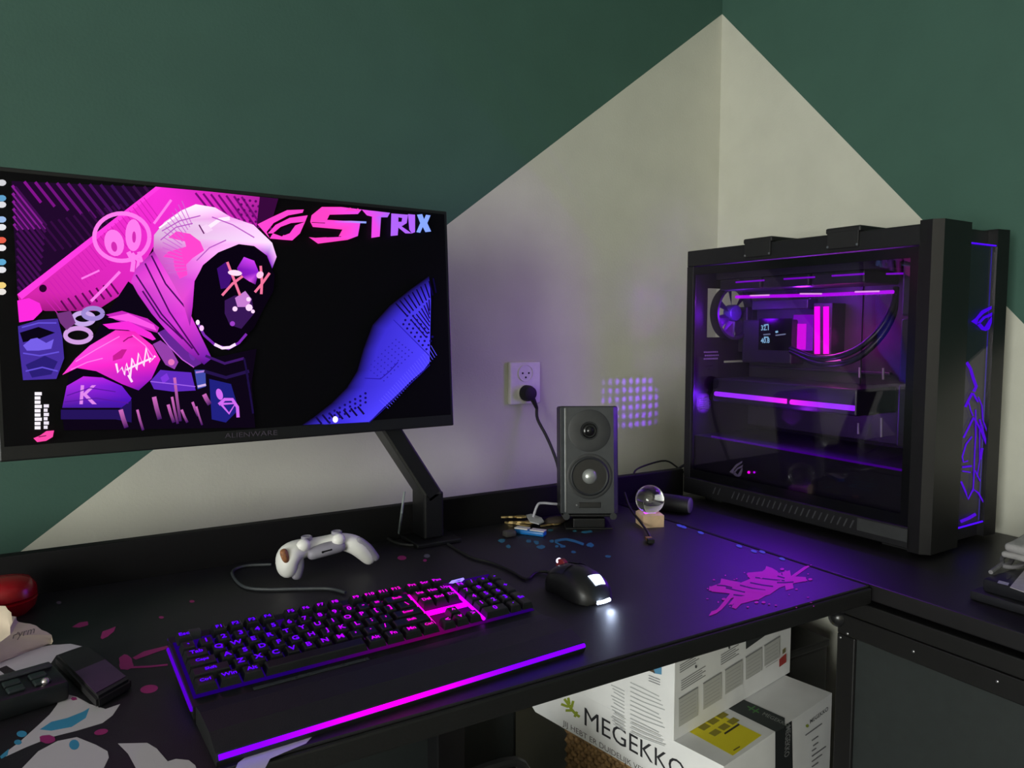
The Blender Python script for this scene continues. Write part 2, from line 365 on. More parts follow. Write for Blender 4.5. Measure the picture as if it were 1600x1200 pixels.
for i in range(34):
    D2.ell(random.uniform(1105, 1275), random.uniform(890, 952), random.uniform(0.8, 2.2), random.uniform(0.5, 1.3), JP)
D2.build('paint_specks', PRINT, m_, off=O)['kind'] = 'stuff'
for x, y in ((1147, 948), (1142, 934), (1131, 937), (1182, 942), (1193, 942), (1222, 890), (1266, 906)): D.ell(x, y, 3.2, 1.8, JP)
for x, y in ((1062, 822), (1068, 824), (1095, 833), (1155, 854), (1178, 862), (1191, 863), (1222, 874)): D.ell(x, y, 5, 2, rgb(80, 120, 190), rot=0.3)
D.build_split('paint_mark', PRINT, m_, O)

# ------------------------------------------------------------------ side desk (right)
d = thing('side_desk', 'black side table along the right wall carrying the computer', 'desk', (-0.25, -1.2, 0)); O = d.location.copy()
SX0, SX1, SY0, SY1 = -0.49, -0.004, -2.2, -0.2
MB().box((SX0, SY0, 0.714), (SX1, SY1 , DZ), 0.002).build('tabletop', mat('black_table', rgb(19, 17, 20), 0.42, bump=0.08), d, off=O)
for x, y in ((-0.05, -2.15), (-0.45, -2.15), (-0.05, -0.235), (-0.27, -0.228)):
    MB().box((x - 0.025, y - 0.025, 0), (x + 0.025, y + 0.025, 0.714), 0.002).build('leg', BLKPL, d, off=O)

# ------------------------------------------------------------------ monitor
H = 0.39
dl, dr = F * H / 459, F * H / 334
TL, BL, TR, BR = CAM + ray(18, 262) * dl, CAM + ray(18, 721) * dl, CAM + ray(707, 331) * dr, CAM + ray(701, 665) * dr
U = ((TR - TL) + (BR - BL)).normalized(); V0 = ((TL - BL) + (TR - BR))
V = (V0 - U * V0.dot(U)).normalized(); N = U.cross(V).normalized()      # N points to the viewer
if N.y > 0: N = -N
RC = (TR + BR) / 2
WM = (RC - (TL + BL) / 2).length + 0.021
MC = RC - U * WM / 2                                                    # centre of the screen face
mo = thing('monitor', 'large flat computer monitor on a black arm showing pink and blue art', 'monitor', MC)
O = MC
FM = frame(MC, U, V, N)
b = MB()
b.box((-WM / 2, -H / 2, -0.014), (WM / 2, H / 2, -0.0005), 0.002, M=FM); b.build('bezel', BLKPL, mo, off=O)
b = MB(); prof = [(-WM * 0.47, -0.012), (-WM * 0.36, -0.02), (-WM * 0.15, -0.034), (WM * 0.15, -0.034), (WM * 0.36, -0.02), (WM * 0.47, -0.012)]
b.prism([FM @ Vector((x, -H * 0.42, z)) for x, z in prof], V * H * 0.84); b.build('rear_shell', BLKPL, mo, off=O)
b = MB(); b.box((-0.05, -0.05, -0.046), (0.05, 0.05, -0.034), M=FM); b.build('mount_plate', BLKPL, mo, off=O)
SCM = mat('screen_black', rgb(4, 3, 6), 0.5, var=0.0, spec=0.12)
b = MB(); b.box((-WM / 2 + 0.006, -H / 2 + 0.02, -0.0005), (WM / 2 - 0.006, H / 2 - 0.006, 0.0002), M=FM); b.build('screen', SCM, mo, off=O)
D = Decal(lambda x, y: onplane(x, y, MC, N), N, step=0.00002, base=0.0004)
NIGHT, PUR, MAG = rgb(14, 8, 22), rgb(40, 10, 52), rgb(226, 42, 196)
# hatched dark corner
D.poly([(18, 283), (243, 293), (27, 459)], rgb(30, 8, 40))
def cliphatch(x0, y0, L, c, w=5): D.line([(x0, y0), (x0 + L * 0.62, y0 + L * 0.78)], w, c)
for i in range(15):
    y = 290 + i * 12
    if i < 6: cliphatch(19 + i * 0.5, y, max(12, 86 - i * 15), rgb(126, 28, 138), 4.5)
    cliphatch(24 + i * 0.3, y + 2, max(4, 78 - i * 2.5), rgb(62, 14, 76), 4)
for i in range(13):
    x = 38 + i * 17; L = max(6, 70 - abs(i - 4) * 7)
    cliphatch(x, 284 + i * 0.7, L, rgb(max(50, 124 - i * 9), 18, max(60, 132 - i * 7)), 4.5)
for i in range(12): cliphatch(55 + i * 12, 352 - i * 3, 52, rgb(50, 12, 62), 3.5)
# pink band
D.poly([(27, 460), (243, 292), (330, 300), (434, 311), (425, 335), (405, 356), (300, 330), (255, 350), (240, 385), (205, 450), (150, 486), (70, 486), (30, 470)], MAG,
       [rgb(200, 36, 160), rgb(236, 44, 206), rgb(245, 50, 205), rgb(150, 30, 140), rgb(120, 20, 120), rgb(190, 30, 170), MAG, MAG, MAG, rgb(210, 36, 180), rgb(160, 26, 130), rgb(150, 24, 120), rgb(190, 34, 150)])
D.poly([(27, 460), (243, 292), (252, 293), (34, 468)], rgb(246, 56, 214))
for i in range(30):
    t = i / 30; x = 60 + t * 170; y = 450 - t * 150
    D.line([(x, y + 4), (x + 30 - t * 8, y + 40 - t * 6)], 1.2, rgb(196, 30, 168))
for i in range(8): D.line([(95 + i * 11, 470 - i * 4), (108 + i * 11, 488 - i * 4)], 3, rgb(90, 10, 80))
for i in range(7): D.line([(305 + i * 12, 302 + i), (345 + i * 11, 352 + i * 1)], 3.2, rgb(110, 12, 110))
for r in range(6):
    for q in range(6):
        D.ell(372 + q * 9 + (r % 2) * 4.5, 312 + r * 8 + q, 2.2, 2.2, rgb(90, 10, 95), n=8)
D.poly([(405, 308), (434, 311), (424, 345), (400, 356)], rgb(52, 8, 56))
D.ell(67, 451, 6, 6, rgb(40, 4, 40))
# doodle: oval with two round eyes and little arms
DO = rgb(246, 118, 226)
D.ring(190, 371, 43, 37, 6.5, DO)
D.ell(178, 380, 15, 21, DO, rot=-0.25); D.ell(178, 386, 4.5, 8, rgb(200, 40, 170), rot=-0.2)
D.ell(208, 368, 12.5, 25, DO); D.ell(209, 371, 3, 9, rgb(200, 40, 170))
D.line([(200, 394), (208, 410), (206, 425)], 7, DO); D.line([(206, 396), (216, 408), (214, 422)], 5, DO); D.line([(216, 394), (221, 410)], 5, DO)
D.line([(240, 350), (254, 331), (267, 313)], 4, DO); D.line([(127, 436), (155, 423)], 3, DO); D.line([(142, 471), (165, 448), (187, 425)], 4.5, DO)
# left mass, ball
D.poly([(28, 510), (60, 500), (90, 498), (97, 525), (100, 560), (88, 592), (36, 594), (31, 550)], rgb(66, 44, 150))
D.poly([(31, 520), (60, 511), (86, 520), (60, 530), (36, 535)], rgb(10, 5, 20)); D.poly([(48, 530), (58, 528), (72, 536), (84, 530), (80, 545), (60, 548), (42, 548), (36, 540)], rgb(112, 90, 220))
D.poly([(40, 570), (70, 556), (90, 565), (80, 585), (50, 590)], rgb(40, 28, 110))
D.poly([(27, 470), (45, 466), (62, 474), (66, 486), (52, 500), (30, 504)], rgb(240, 40, 210))
# cable coil
for cx, cy, a, c in ((130, 498, 16, rgb(190, 160, 220)), (122, 524, 20, rgb(200, 150, 215)), (145, 490, 15, rgb(150, 130, 200))): D.ring(cx, cy, a, a * 0.55, 7, c)
D.poly([(88, 490), (110, 486), (118, 505), (104, 516), (94, 505)], rgb(110, 50, 120))
# body
D.poly([(160, 500), (200, 440), (240, 470), (330, 560), (400, 545), (392, 600), (398, 668), (100, 672), (96, 640), (108, 585), (150, 520)], rgb(12, 5, 20))
D.poly([(165, 492), (190, 486), (230, 498), (248, 512), (245, 520), (215, 512), (180, 500)], rgb(190, 36, 180)); D.poly([(168, 496), (200, 490), (240, 508), (244, 517), (205, 504)], rgb(240, 80, 220))
D.poly([(160, 507), (200, 502), (235, 520), (243, 530), (238, 532), (200, 516), (170, 514)], rgb(236, 42, 208))
D.poly([(97, 586), (118, 560), (140, 540), (180, 516), (210, 518), (238, 540), (250, 562), (236, 592), (216, 610), (190, 600), (150, 580), (120, 575)], rgb(238, 44, 192),
       [rgb(250, 60, 200), rgb(240, 60, 210), rgb(246, 70, 210), rgb(240, 50, 190), rgb(232, 36, 180), rgb(246, 50, 190), rgb(236, 36, 190), rgb(160, 26, 190), rgb(110, 20, 170), rgb(190, 30, 190), rgb(220, 40, 190), rgb(240, 40, 200)])
D.line([(192, 534), (200, 528), (207, 526)], 2, rgb(150, 16, 110)); D.poly([(176, 556), (190, 546), (198, 546), (190, 560), (176, 564)], rgb(190, 28, 140))
SC = rgb(255, 214, 240)
D.line([(181, 568), (184, 582), (190, 574), (194, 586), (197, 568), (203, 590), (206, 560), (213, 578), (216, 552), (224, 572), (228, 544), (234, 566), (242, 556)], 3.4, SC)
D.line([(197, 578), (215, 569), (236, 560)], 3, SC); D.line([(200, 586), (206, 597)], 3.5, SC)
D.poly([(97, 637), (104, 603), (130, 588), (160, 590), (190, 603), (205, 622), (200, 637)], rgb(120, 34, 204), [rgb(70, 26, 150), rgb(150, 36, 210), rgb(190, 36, 216), rgb(170, 34, 214), rgb(110, 26, 200), rgb(80, 20, 180), rgb(60, 20, 150)])
D.poly([(95, 640), (185, 640), (205, 625), (205, 660), (180, 655), (95, 655)], rgb(34, 18, 84))
D.text('K', (121, 631), (44, 0), (3, -42), rgb(214, 130, 226), bold=0.01)
# straps and pouches
D.poly([(246, 520), (262, 512), (280, 520), (300, 545), (314, 568), (302, 574), (284, 562), (262, 540)], rgb(96, 36, 140)); D.ell(282, 533, 4, 8, rgb(140, 40, 170), rot=-0.4); D.ell(299, 556, 4, 8, rgb(110, 40, 160), rot=-0.4)
D.poly([(238, 538), (250, 532), (266, 544), (278, 566), (272, 577), (258, 570)], rgb(140, 60, 160)); D.ell(267, 566, 5, 5, rgb(220, 110, 180))
D.poly([(234, 596), (250, 578), (270, 580), (298, 582), (305, 610), (270, 612), (240, 608)], rgb(90, 40, 180)); D.poly([(250, 590), (260, 583), (264, 592), (254, 600)], rgb(120, 50, 210))
D.poly([(303, 578), (320, 578), (321, 604), (308, 608)], rgb(60, 70, 160)); D.line([(305, 582), (319, 580)], 3, rgb(170, 120, 210)); D.line([(308, 604), (321, 601)], 3.5, rgb(200, 170, 220))
D.poly([(326, 592), (360, 600), (372, 640), (352, 660), (330, 655)], rgb(30, 30, 120))
for x, y0, y1, ww in ((240, 620, 655, 7), (262, 632, 660, 5), (272, 590, 658, 4.5), (268, 620, 662, 4), (283, 640, 660, 4), (300, 628, 650, 4), (318, 616, 632, 7), (214, 640, 672, 4), (188, 640, 668, 7), (306, 635, 664, 3)):
    D.line([(x, y0), (x + 4, (y0 + y1) / 2), (x + 9, y1)], ww, rgb(196, 100, 180), rgb(60, 20, 90))
DG = rgb(200, 100, 230)
D.ell(342, 616, 5, 9, DG, rot=-0.3); D.line([(341, 632), (350, 624), (362, 624), (370, 636), (371, 652)], 5, DG); D.line([(345, 632), (357, 646), (367, 630), (345, 631)], 3.5, DG)
# hood drape, hood, face opening
D.poly([(204, 440), (212, 420), (240, 392), (262, 400), (290, 440), (296, 490), (330, 560), (318, 570), (290, 548), (262, 520), (236, 490), (215, 460)], rgb(176, 44, 176),
       [rgb(210, 60, 200), rgb(190, 60, 190), rgb(150, 40, 150), rgb(226, 60, 210), rgb(240, 90, 220), rgb(220, 60, 210), rgb(110, 30, 170), rgb(80, 20, 130), rgb(150, 36, 170), rgb(190, 50, 200), rgb(180, 46, 190), rgb(190, 50, 190)])
for a, b_ in (((212, 430), (300, 545)), ((226, 412), (310, 555)), ((236, 400), (288, 480)), ((222, 455), (285, 530))): D.line([a, ((a[0] + b_[0]) / 2 - 4, (a[1] + b_[1]) / 2 + 4), b_], 2.5, rgb(70, 10, 90))
D.poly([(239, 392), (240, 368), (256, 348), (282, 330), (305, 320), (335, 325), (360, 340), (395, 352), (424, 380), (431, 402), (424, 420), (416, 400), (396, 385), (372, 382), (340, 395), (316, 415), (304, 440), (300, 480), (296, 510), (284, 470), (262, 430)], rgb(222, 130, 220),
       [rgb(196, 90, 190), rgb(210, 170, 210), rgb(220, 190, 220), rgb(250, 225, 245), rgb(255, 230, 250), rgb(250, 215, 245), rgb(235, 150, 230), rgb(240, 190, 240), rgb(245, 215, 250), rgb(240, 170, 240), rgb(120, 30, 190), rgb(150, 40, 200), rgb(240, 160, 240), rgb(246, 180, 244), rgb(244, 170, 240), rgb(236, 120, 230), rgb(214, 70, 214), rgb(180, 40, 190), rgb(130, 30, 150), rgb(220, 70, 200), rgb(196, 80, 190)])
D.poly([(262, 372), (275, 362), (296, 366), (312, 378), (318, 392), (300, 404), (290, 414), (292, 430), (280, 436), (272, 420), (270, 404), (254, 402), (262, 394), (290, 386), (288, 378)], rgb(255, 66, 196))
D.line([(325, 356), (342, 344), (358, 342)], 6, rgb(246, 225, 246)); D.poly([(311, 356), (322, 351), (332, 360), (322, 365)], rgb(236, 200, 236)); D.line([(310, 352), (318, 366)], 2, rgb(90, 20, 90))
D.line([(248, 357), (262, 347), (280, 335)], 2.5, rgb(255, 240, 252))
D.poly([(300, 480), (303, 440), (316, 416), (342, 396), (372, 383), (396, 387), (415, 402), (428, 430), (426, 455), (412, 480), (396, 512), (372, 538), (346, 546), (322, 532), (306, 510)], rgb(9, 3, 16))
D.poly([(369, 420), (380, 402), (396, 408), (403, 425), (398, 445), (388, 440), (376, 432)], rgb(150, 30, 200), [rgb(120, 20, 170), rgb(190, 60, 230), rgb(200, 60, 230), rgb(140, 30, 200), rgb(90, 14, 130), rgb(210, 80, 220), rgb(120, 20, 170)])
D.poly([(338, 420), (352, 410), (362, 430), (356, 450), (344, 452)], rgb(60, 14, 110)); D.poly([(350, 470), (366, 462), (392, 466), (396, 490), (376, 514), (358, 508), (350, 490)], rgb(52, 22, 80))
D.poly([(366, 466), (382, 455), (392, 468), (386, 480), (370, 480)], rgb(190, 120, 200))
XC = rgb(232, 110, 150)
D.line([(354, 410), (364, 436), (374, 462)], 4, XC); D.line([(346, 462), (362, 444), (378, 432)], 4, XC); D.ell(366, 427, 11, 4.5, rgb(250, 210, 235), rot=0.1)
D.line([(406, 416), (408, 440), (407, 460)], 4, XC); D.line([(420, 427), (408, 444), (397, 457)], 4, XC); D.ell(405, 430, 5, 6, rgb(250, 190, 225), rot=0.8)
for x, y, r in ((366, 483, 4), (388, 481, 5.5), (387, 468, 3.5), (394, 487, 3), (362, 506, 4)): D.ell(x, y, r, r, rgb(252, 210, 246) if r < 6 and y < 500 else rgb(150, 60, 190), n=10)
D.line([(306, 502), (318, 524), (336, 540), (356, 545), (372, 536), (384, 522)], 4, rgb(120, 40, 170)); D.line([(334, 538), (346, 544), (358, 543), (367, 538)], 4.5, rgb(244, 214, 250)); D.ell(308, 504, 3, 4, rgb(250, 225, 250)); D.ell(314, 513, 3.5, 4.5, rgb(240, 190, 240))
D.line([(320, 556), (350, 568), (380, 560)], 4, rgb(60, 24, 100)); D.line([(318, 580), (352, 590), (388, 580)], 5, rgb(34, 18, 70))
for i in range(16):                                              # folds and brush marks on the hood and sleeve
    a_ = 2.6 + i * 0.085; D.line([(345 + 62 * math.cos(a_), 432 + 60 * math.sin(a_) - 40), (345 + 92 * math.cos(a_ + 0.1), 432 + 96 * math.sin(a_ + 0.1) - 46)], 1.2, rgb(196, 96, 200))
for pts in ([(252, 362), (280, 346), (312, 338)], [(250, 376), (274, 356), (300, 350)], [(330, 340), (362, 352), (396, 372)], [(306, 408), (326, 388), (352, 376)]): D.line(pts, 1.8, rgb(176, 84, 186))
for pts in ([(118, 565), (150, 546), (186, 526)], [(110, 578), (136, 566), (160, 560)], [(206, 524), (226, 540), (240, 560)]): D.line(pts, 1.6, rgb(255, 120, 226))
for pts in ([(104, 618), (140, 606), (180, 612)], [(100, 628), (150, 622), (200, 630)]): D.line(pts, 1.5, rgb(84, 22, 150))
for pts in ([(34, 512), (60, 505), (88, 505)], [(36, 552), (62, 556), (92, 550)], [(40, 580), (66, 574), (90, 580)]): D.line(pts, 2.2, rgb(96, 76, 206))
D.line([(246, 520), (262, 540), (284, 562), (302, 574)], 1.6, rgb(190, 90, 210)); D.line([(234, 596), (270, 600), (304, 604)], 1.6, rgb(150, 90, 220))
for i in range(5): D.line([(380 + i * 3, 560 + i * 18), (386 + i * 2, 590 + i * 14)], 3, rgb(26, 14, 60))
# blue field on the right, soft towards the dark
BB, BD = rgb(74, 62, 246), NIGHT
core = [(670, 452), (650, 468), (625, 490), (602, 515), (588, 545), (580, 575), (568, 605), (548, 630), (520, 650), (500, 662)]
edge = [(668, 432), (640, 452), (607, 478), (580, 508), (566, 545), (556, 580), (540, 606), (516, 630), (488, 652), (470, 664)]
inner = [(671, 470), (669, 566), (660, 578), (640, 595), (620, 615), (600, 634), (584, 650), (575, 659), (540, 661), (505, 663)]
D.poly(core + inner[::-1], BB, [rgb(56, 44, 200)] * 10 + [rgb(50, 40, 190), rgb(60, 46, 220)] + [BB] * 7 + [rgb(70, 58, 230)])
b0 = len(D.v); offv = D.n * (D.base + D.step * D.k); D.k += 1
for p, q in zip(core, edge): D.v += [D.f(*p) + offv, D.f(*q) + offv]; D.c += [rgb(56, 44, 200), NIGHT]
D.fc += [(b0 + 2 * i, b0 + 2 * i + 1, b0 + 2 * i + 3, b0 + 2 * i + 2) for i in range(9)]
for i in range(10): D.line([(616 + i * 6.5, 474 - i * 4.5 + i * 0.2), (634 + i * 5, 494 - i * 4)], 2.2, rgb(12, 6, 50))
for i in range(8): D.line([(640 + i * 4, 500 - i * 4.5), (min(669, 664 + i * 2), 528 - i * 6)], 2, rgb(16, 8, 70))
for r in range(4):
    for q in range(7): D.ell(628 + q * 6 + r * 3, 507 + q * 6.5 - r * 6.5, 1.9, 1.9, rgb(20, 12, 90), n=8)
for r in range(6):
    for q in range(9): D.ell(572 + q * 5.5 + r * 5, 575 - q * 5.5 + r * 4, 1.3, 1.3, rgb(44, 34, 170), n=6)
D.line([(612, 500), (640, 528), (668, 556)], 1.5, rgb(40, 30, 170)); D.line([(567, 591), (592, 592), (606, 580), (619, 566)], 1.6, rgb(40, 26, 160))
for i in range(26): D.line([(590 + i * 3.2, 625 - i * 3.4), (604 + i * 3.0, 638 - i * 3.3)], 0.7, rgb(92, 82, 255))
for i in range(7): D.line([(490 + i * 11, 650 - i * 2.5), (500 + i * 11, 662 - i * 2.5)], 3, rgb(16, 8, 60))
for r in range(3):
    for q in range(8): D.ell(512 + q * 8, 646 - q * 4.5 + r * 7, 2, 2, rgb(20, 12, 90), n=8)
D.line([(573, 660), (590, 645), (622, 614), (650, 588), (668, 570)], 1.5, rgb(30, 20, 130))
D.ell(521, 655, 4.2, 5, rgb(255, 240, 255))
# lettering: eye emblem and the word
PKL = rgb(255, 66, 200)
D.poly([(400, 352), (420, 342), (446, 330), (472, 329), (470, 334), (448, 338), (425, 350), (414, 364), (419, 374)], PKL)
D.poly([(416, 366), (428, 353), (450, 342), (478, 338), (474, 348), (452, 350), (436, 356), (424, 366)], PKL)
D.poly([(419, 374), (424, 366), (438, 371), (450, 360), (458, 354), (474, 348), (466, 366), (454, 377), (440, 376)], PKL)
D.poly([(432, 366), (440, 358), (460, 352), (450, 366), (442, 369)], NIGHT)
c1, c2, c3, c4 = rgb(255, 64, 190), rgb(228, 70, 224), rgb(170, 96, 240), rgb(130, 160, 252)
D.poly([(484, 338), (500, 325), (530, 325), (562, 329), (556, 336), (512, 337), (508, 345), (560, 348), (556, 370), (540, 376), (494, 382), (480, 372), (490, 373), (526, 371), (532, 360), (486, 356), (482, 348)], c1, [c1, c1, c1, c2, c2, c1, c1, c2, c2, c1, c1, c1, c1, c1, c1, c1, c1])
D.poly([(536, 331), (544, 326), (552, 330), (556, 327), (560, 331)], c1)
D.poly([(562, 329), (606, 334), (602, 341), (592, 341), (590, 371), (577, 373), (578, 340), (570, 338)], c2, [c2, c3, c3, c3, c2, c2, c2, c2])
D.poly([(608, 335), (634, 337), (632, 350), (624, 355), (640, 366), (630, 366), (619, 357), (618, 369), (607, 370)], c3); D.poly([(619, 341), (625, 342), (624, 348), (619, 348)], NIGHT)
D.poly([(634, 336), (645, 337), (645, 364), (640, 366), (636, 360)], c3)
D.poly([(648, 337), (656, 336), (659, 344), (662, 337), (669, 338), (664, 350), (670, 363), (661, 364), (657, 356), (653, 365), (647, 364), (653, 350)], c4)
D.line([(520, 348), (545, 348), (569, 349)], 3, c2, c4); D.line([(484, 349), (505, 350)], 1, NIGHT); D.line([(507, 372), (530, 371)], 1, NIGHT)
# small white text block with tiny emblem
for i in range(9): D.line([(54, 615 + i * 6.6), (65 - (2 if i % 3 else 0), 615 + i * 6.6)], 5, rgb(238, 232, 240))
for i in range(6): D.line([(68, 634 + i * 6.6), (76 - (2 if i % 2 else 0), 634 + i * 6.6)], 5, rgb(225, 218, 230))
D.poly([(52, 684), (62, 680), (72, 673), (84, 672), (82, 682), (72, 688), (58, 690)], rgb(246, 70, 160)); D.line([(60, 682), (72, 680)], 1.2, NIGHT)
# desktop icons at the left
for y, c in ((288, (200, 200, 205)), (312, (90, 150, 190)), (322, (210, 210, 215)), (345, (150, 180, 220)), (357, (220, 220, 225)), (377, (220, 90, 70)), (389, (225, 222, 225)), (411, (90, 160, 200)), (423, (215, 215, 220)), (447, (230, 200, 120)), (457, (220, 215, 210))): D.ell(3, y, 7, 5, rgb(*c), n=10)
D.build('screen_picture', emit_attr('screen_light', 1.15), mo, off=O)
D = Decal(lambda x, y: onplane(x, y, MC, N), N, base=0.0006)
D.text('ALIENWARE', (351, 684.5), (15, -0.9), (0, -11), rgb(70, 62, 74)); D.build('brand_lettering', PRINT, mo, off=O)

# ------------------------------------------------------------------ monitor arm
YA = -0.232
E0 = ony(668, 768, YA); E1 = ony(606, 672, YA)
ar = thing('articulated_stand', 'black jointed arm holding the monitor, clamped to the back of the desk', 'monitor arm', (E0.x, YA, DZ)); O = ar.location.copy()
MB().box((E0.x - 0.045, -0.285, DZ), (E0.x + 0.045, -0.203, DZ + 0.008), 0.002).build('base_plate', BLKPL, ar, off=O)
MB().box((E0.x - 0.020, YA - 0.030, DZ + 0.008), (E0.x + 0.020, YA + 0.029, E0.z + 0.004), 0.004).build('post', BLKPL, ar, off=O)
AD = (E1 - E0).normalized(); A1 = E0 + AD * 0.25
AM = frame(E0, AD, Vector((0, 1, 0)), AD.cross(Vector((0, 1, 0))))
armm = mat('arm_grey', rgb(46, 46, 45), 0.45)
MB().box((-0.010, -0.030, -0.0165), (0.25, 0.029, 0.0165), 0.004, M=AM).build('lower_arm', armm, ar, off=O)
MB().box((0.0, -0.0325, -0.012), (0.24, -0.0305, 0.012), M=AM).build('cable_cover', BLKPL, ar, off=O)
VP = MC - N * 0.056
MB().lathe([(0.022, -0.025), (0.022, 0.028)], 20, Matrix.Translation(A1) @ Matrix.Rotation(PI / 2, 4, 'X')).build('elbow', BLKPL, ar, True, off=O)
MB().tube([A1 + Vector((0, 0.01, 0)), (A1 + VP) / 2 + Vector((0.0, 0.045, 0)), VP + Vector((0, 0.02, 0)), VP], 0.012, 12).build('upper_arm', armm, ar, True, off=O)
MB().tube([ony(632, 768, -0.268), ony(629, 790, -0.272), ony(627, 806, -0.278), onz(623, 836, DZ + 0.003)], 0.0022, 8).build('cable', mat('grey_cable', rgb(120, 128, 128), 0.4), ar, True, off=O)

# ------------------------------------------------------------------ wall socket with plug
c = ony(817, 598, 0); O = Vector((c.x, 0, c.z))
so = thing('wall_socket', 'white double wall socket above the speaker', 'socket', O)
MB().box((-0.042, -0.012, -0.050), (0.042, -0.0, 0.050), 0.003).build('frame', WHITEPL, so)
for z in (0.0235, -0.0235):
    q = MB(); RX = Matrix.Translation((0, -0.012, z)) @ Matrix.Rotation(PI / 2, 4, 'X')
    q.lathe([(0.0205, 0.0), (0.0205, 0.0026), (0.0188, 0.0026), (0.0183, 0.0010), (0.0, 0.0010)], 28, RX); o = q.build('outlet', WHITEPL, so, True)
    if z > 0:
        for x, zz in ((-0.0085, 0.0), (0.0085, 0.0), (0, -0.010)): MB().lathe([(0.0024, 0), (0.0024, 0.0006)], 10, Matrix.Translation((x, -0.0130, z + zz)) @ Matrix.Rotation(PI / 2, 4, 'X')).build('hole', BLKMT, o)
pg = thing('power_cable', 'black power plug and cable hanging from the wall socket', 'cable', (O.x, -0.0147, O.z - 0.0235)); Q = pg.location.copy()
MB().lathe([(0.019, 0.0), (0.019, 0.012), (0.016, 0.022), (0.009, 0.024)], 24, Matrix.Rotation(PI / 2, 4, 'X')).build('plug', BLKRUB, pg, True)
MB().tube([(0.004, -0.015, -0.006), (0.012, -0.016, -0.02), (0.02, -0.016, -0.036)], lambda t: 0.008 - 0.004 * t, 10).build('strain_relief', BLKRUB, pg, True)
pts = [Vector((0.02, -0.016, -0.036)) + Q]
for px, py, y in ((840, 655, -0.04), (853, 680, -0.06), (864, 705, -0.08), (872, 730, -0.10), (876, 765, -0.12)): pts.append(ony(px, py, y))
MB().tube(pts, 0.0036, 10).build('cord', BLKRUB, pg, True, off=Q)

# ------------------------------------------------------------------ speaker on a small stand
PL, PR = onz(873, 805, 0.772), onz(969, 802, 0.772)
PMid = (PL + PR) / 2; SWd = 0.116; ux = Vector((math.cos(-0.52), math.sin(-0.52), 0)); nb = Vector((-ux.y, ux.x, 0)); SH = 0.214; SD = 0.092
sp = thing('speaker', 'dark grey two way bookshelf speaker beside the socket', 'speaker', (PMid + nb * SD / 2 - Vector((0, 0, 0.0052))).to_tuple()); O = sp.location.copy()
sp.rotation_euler = (-math.radians(6.5), 0, math.atan2(ux.y, ux.x))
hw = SWd / 2; hy = SD / 2
spk = mat('speaker_vinyl', rgb(24, 25, 26), 0.5, bump=0.1); bafm = mat('speaker_baffle', rgb(50, 53, 56), 0.48)
MB().box((-hw, -hy + 0.004, 0), (hw, hy, SH), 0.004).build('cabinet', spk, sp)
b = MB(); b.prism([(-hw + 0.002, -hy + 0.004, 0.002), (-hw + 0.010, -hy - 0.004, 0.002), (hw - 0.010, -hy - 0.004, 0.002), (hw - 0.002, -hy + 0.004, 0.002)], (0, 0, SH - 0.004)); b.build('baffle', bafm, sp)
MB().box((-hw + 0.0085, -hy - 0.0052, 0.004), (-hw + 0.0125, -hy - 0.003, SH - 0.004), 0.0008).build('edge_trim', mat('trim_silver', rgb(110, 112, 114), 0.3, 0.6), sp)
FY = -hy - 0.004
def onface(z, x=0): return Matrix.Translation((x, FY, z)) @ Matrix.Rotation(PI / 2, 4, 'X')
tw = MB().lathe([(0.042, 0), (0.042, 0.0012), (0.040, 0.0018), (0.018, 0.0012), (0.016, -0.001), (0, -0.001)], 40, onface(0.165)).build('tweeter', mat('tweeter_plate', rgb(36, 38, 40), 0.5), sp, True)
MB().lathe([(0.0155, 0.0), (0.014, 0.001), (0.012, -0.0005), (0.0085, 0.001), (0.0075, 0.0035), (0.004, 0.0056), (0, 0.0062)], 28, onface(0.165)).build('dome', mat('dome_black', rgb(22, 22, 22), 0.18), tw, True)
wo = MB().lathe([(0.045, 0), (0.045, 0.0012), (0.043, 0.0018), (0.039, 0.0014), (0.0385, 0.003), (0.036, 0.0045), (0.033, 0.002), (0, -0.0)], 40, onface(0.075)).build('woofer', mat('woofer_ring', rgb(34, 36, 38), 0.5), sp, True)
MB().lathe([(0.0335, 0.0026), (0.030, 0.0016), (0.014, 0.0006), (0.0, 0.0006)], 36, onface(0.075)).build('cone', mat('cone_black', rgb(12, 12, 13), 0.4), wo, True)
MB().lathe([(0.0155, 0.001), (0.0145, 0.004), (0.011, 0.0075), (0.006, 0.0098), (0, 0.0106)], 30, onface(0.075)).build('dust_cap', mat('cap_silver', rgb(165, 168, 165), 0.28, 0.5), wo, True)
MB().box((-0.022, FY - 0.0012, 0.013), (0.022, FY + 0.001, 0.024), 0.003).build('port', mat('port_black', rgb(10, 10, 11), 0.5), sp)
MB().lathe([(0.0018, 0), (0.0018, 0.0012)], 10, onface(0.0185, -0.026)).build('status_light', mat('led_grey', rgb(130, 132, 132), 0.3), sp)
st = thing('speaker_stand', 'low black speaker stand on rubber feet under the speaker', 'stand', (O.x, O.y, DZ), sp.rotation_euler.z)
MB().box((-hw * 0.95, -hy, -0.0055), (hw * 0.95, hy, -0.0004), 0.002, M=T(0, 0, O.z - DZ) @ Matrix.Rotation(-math.radians(6.5), 4, 'X')).build('plate', BLKRUB, st)
MB().box((-hw * 0.8, -hy * 0.9, 0.0), (hw * 0.8, hy * 0.9, 0.003), 0.001).build('base', BLKRUB, st)
MB().box((-hw * 0.55, -hy * 0.9, 0.003), (hw * 0.55, -hy * 0.3, 0.022), 0.002).build('riser', BLKPL, st)
for x in (-0.8, 0.8): MB().lathe([(0.007, 0), (0.007, 0.003)], 12, Matrix.Translation((x * hw, -hy - 0.001, 0.0285)) @ Matrix.Rotation(PI / 2, 4, 'X')).build('screw_cap', DGREY, st, True)

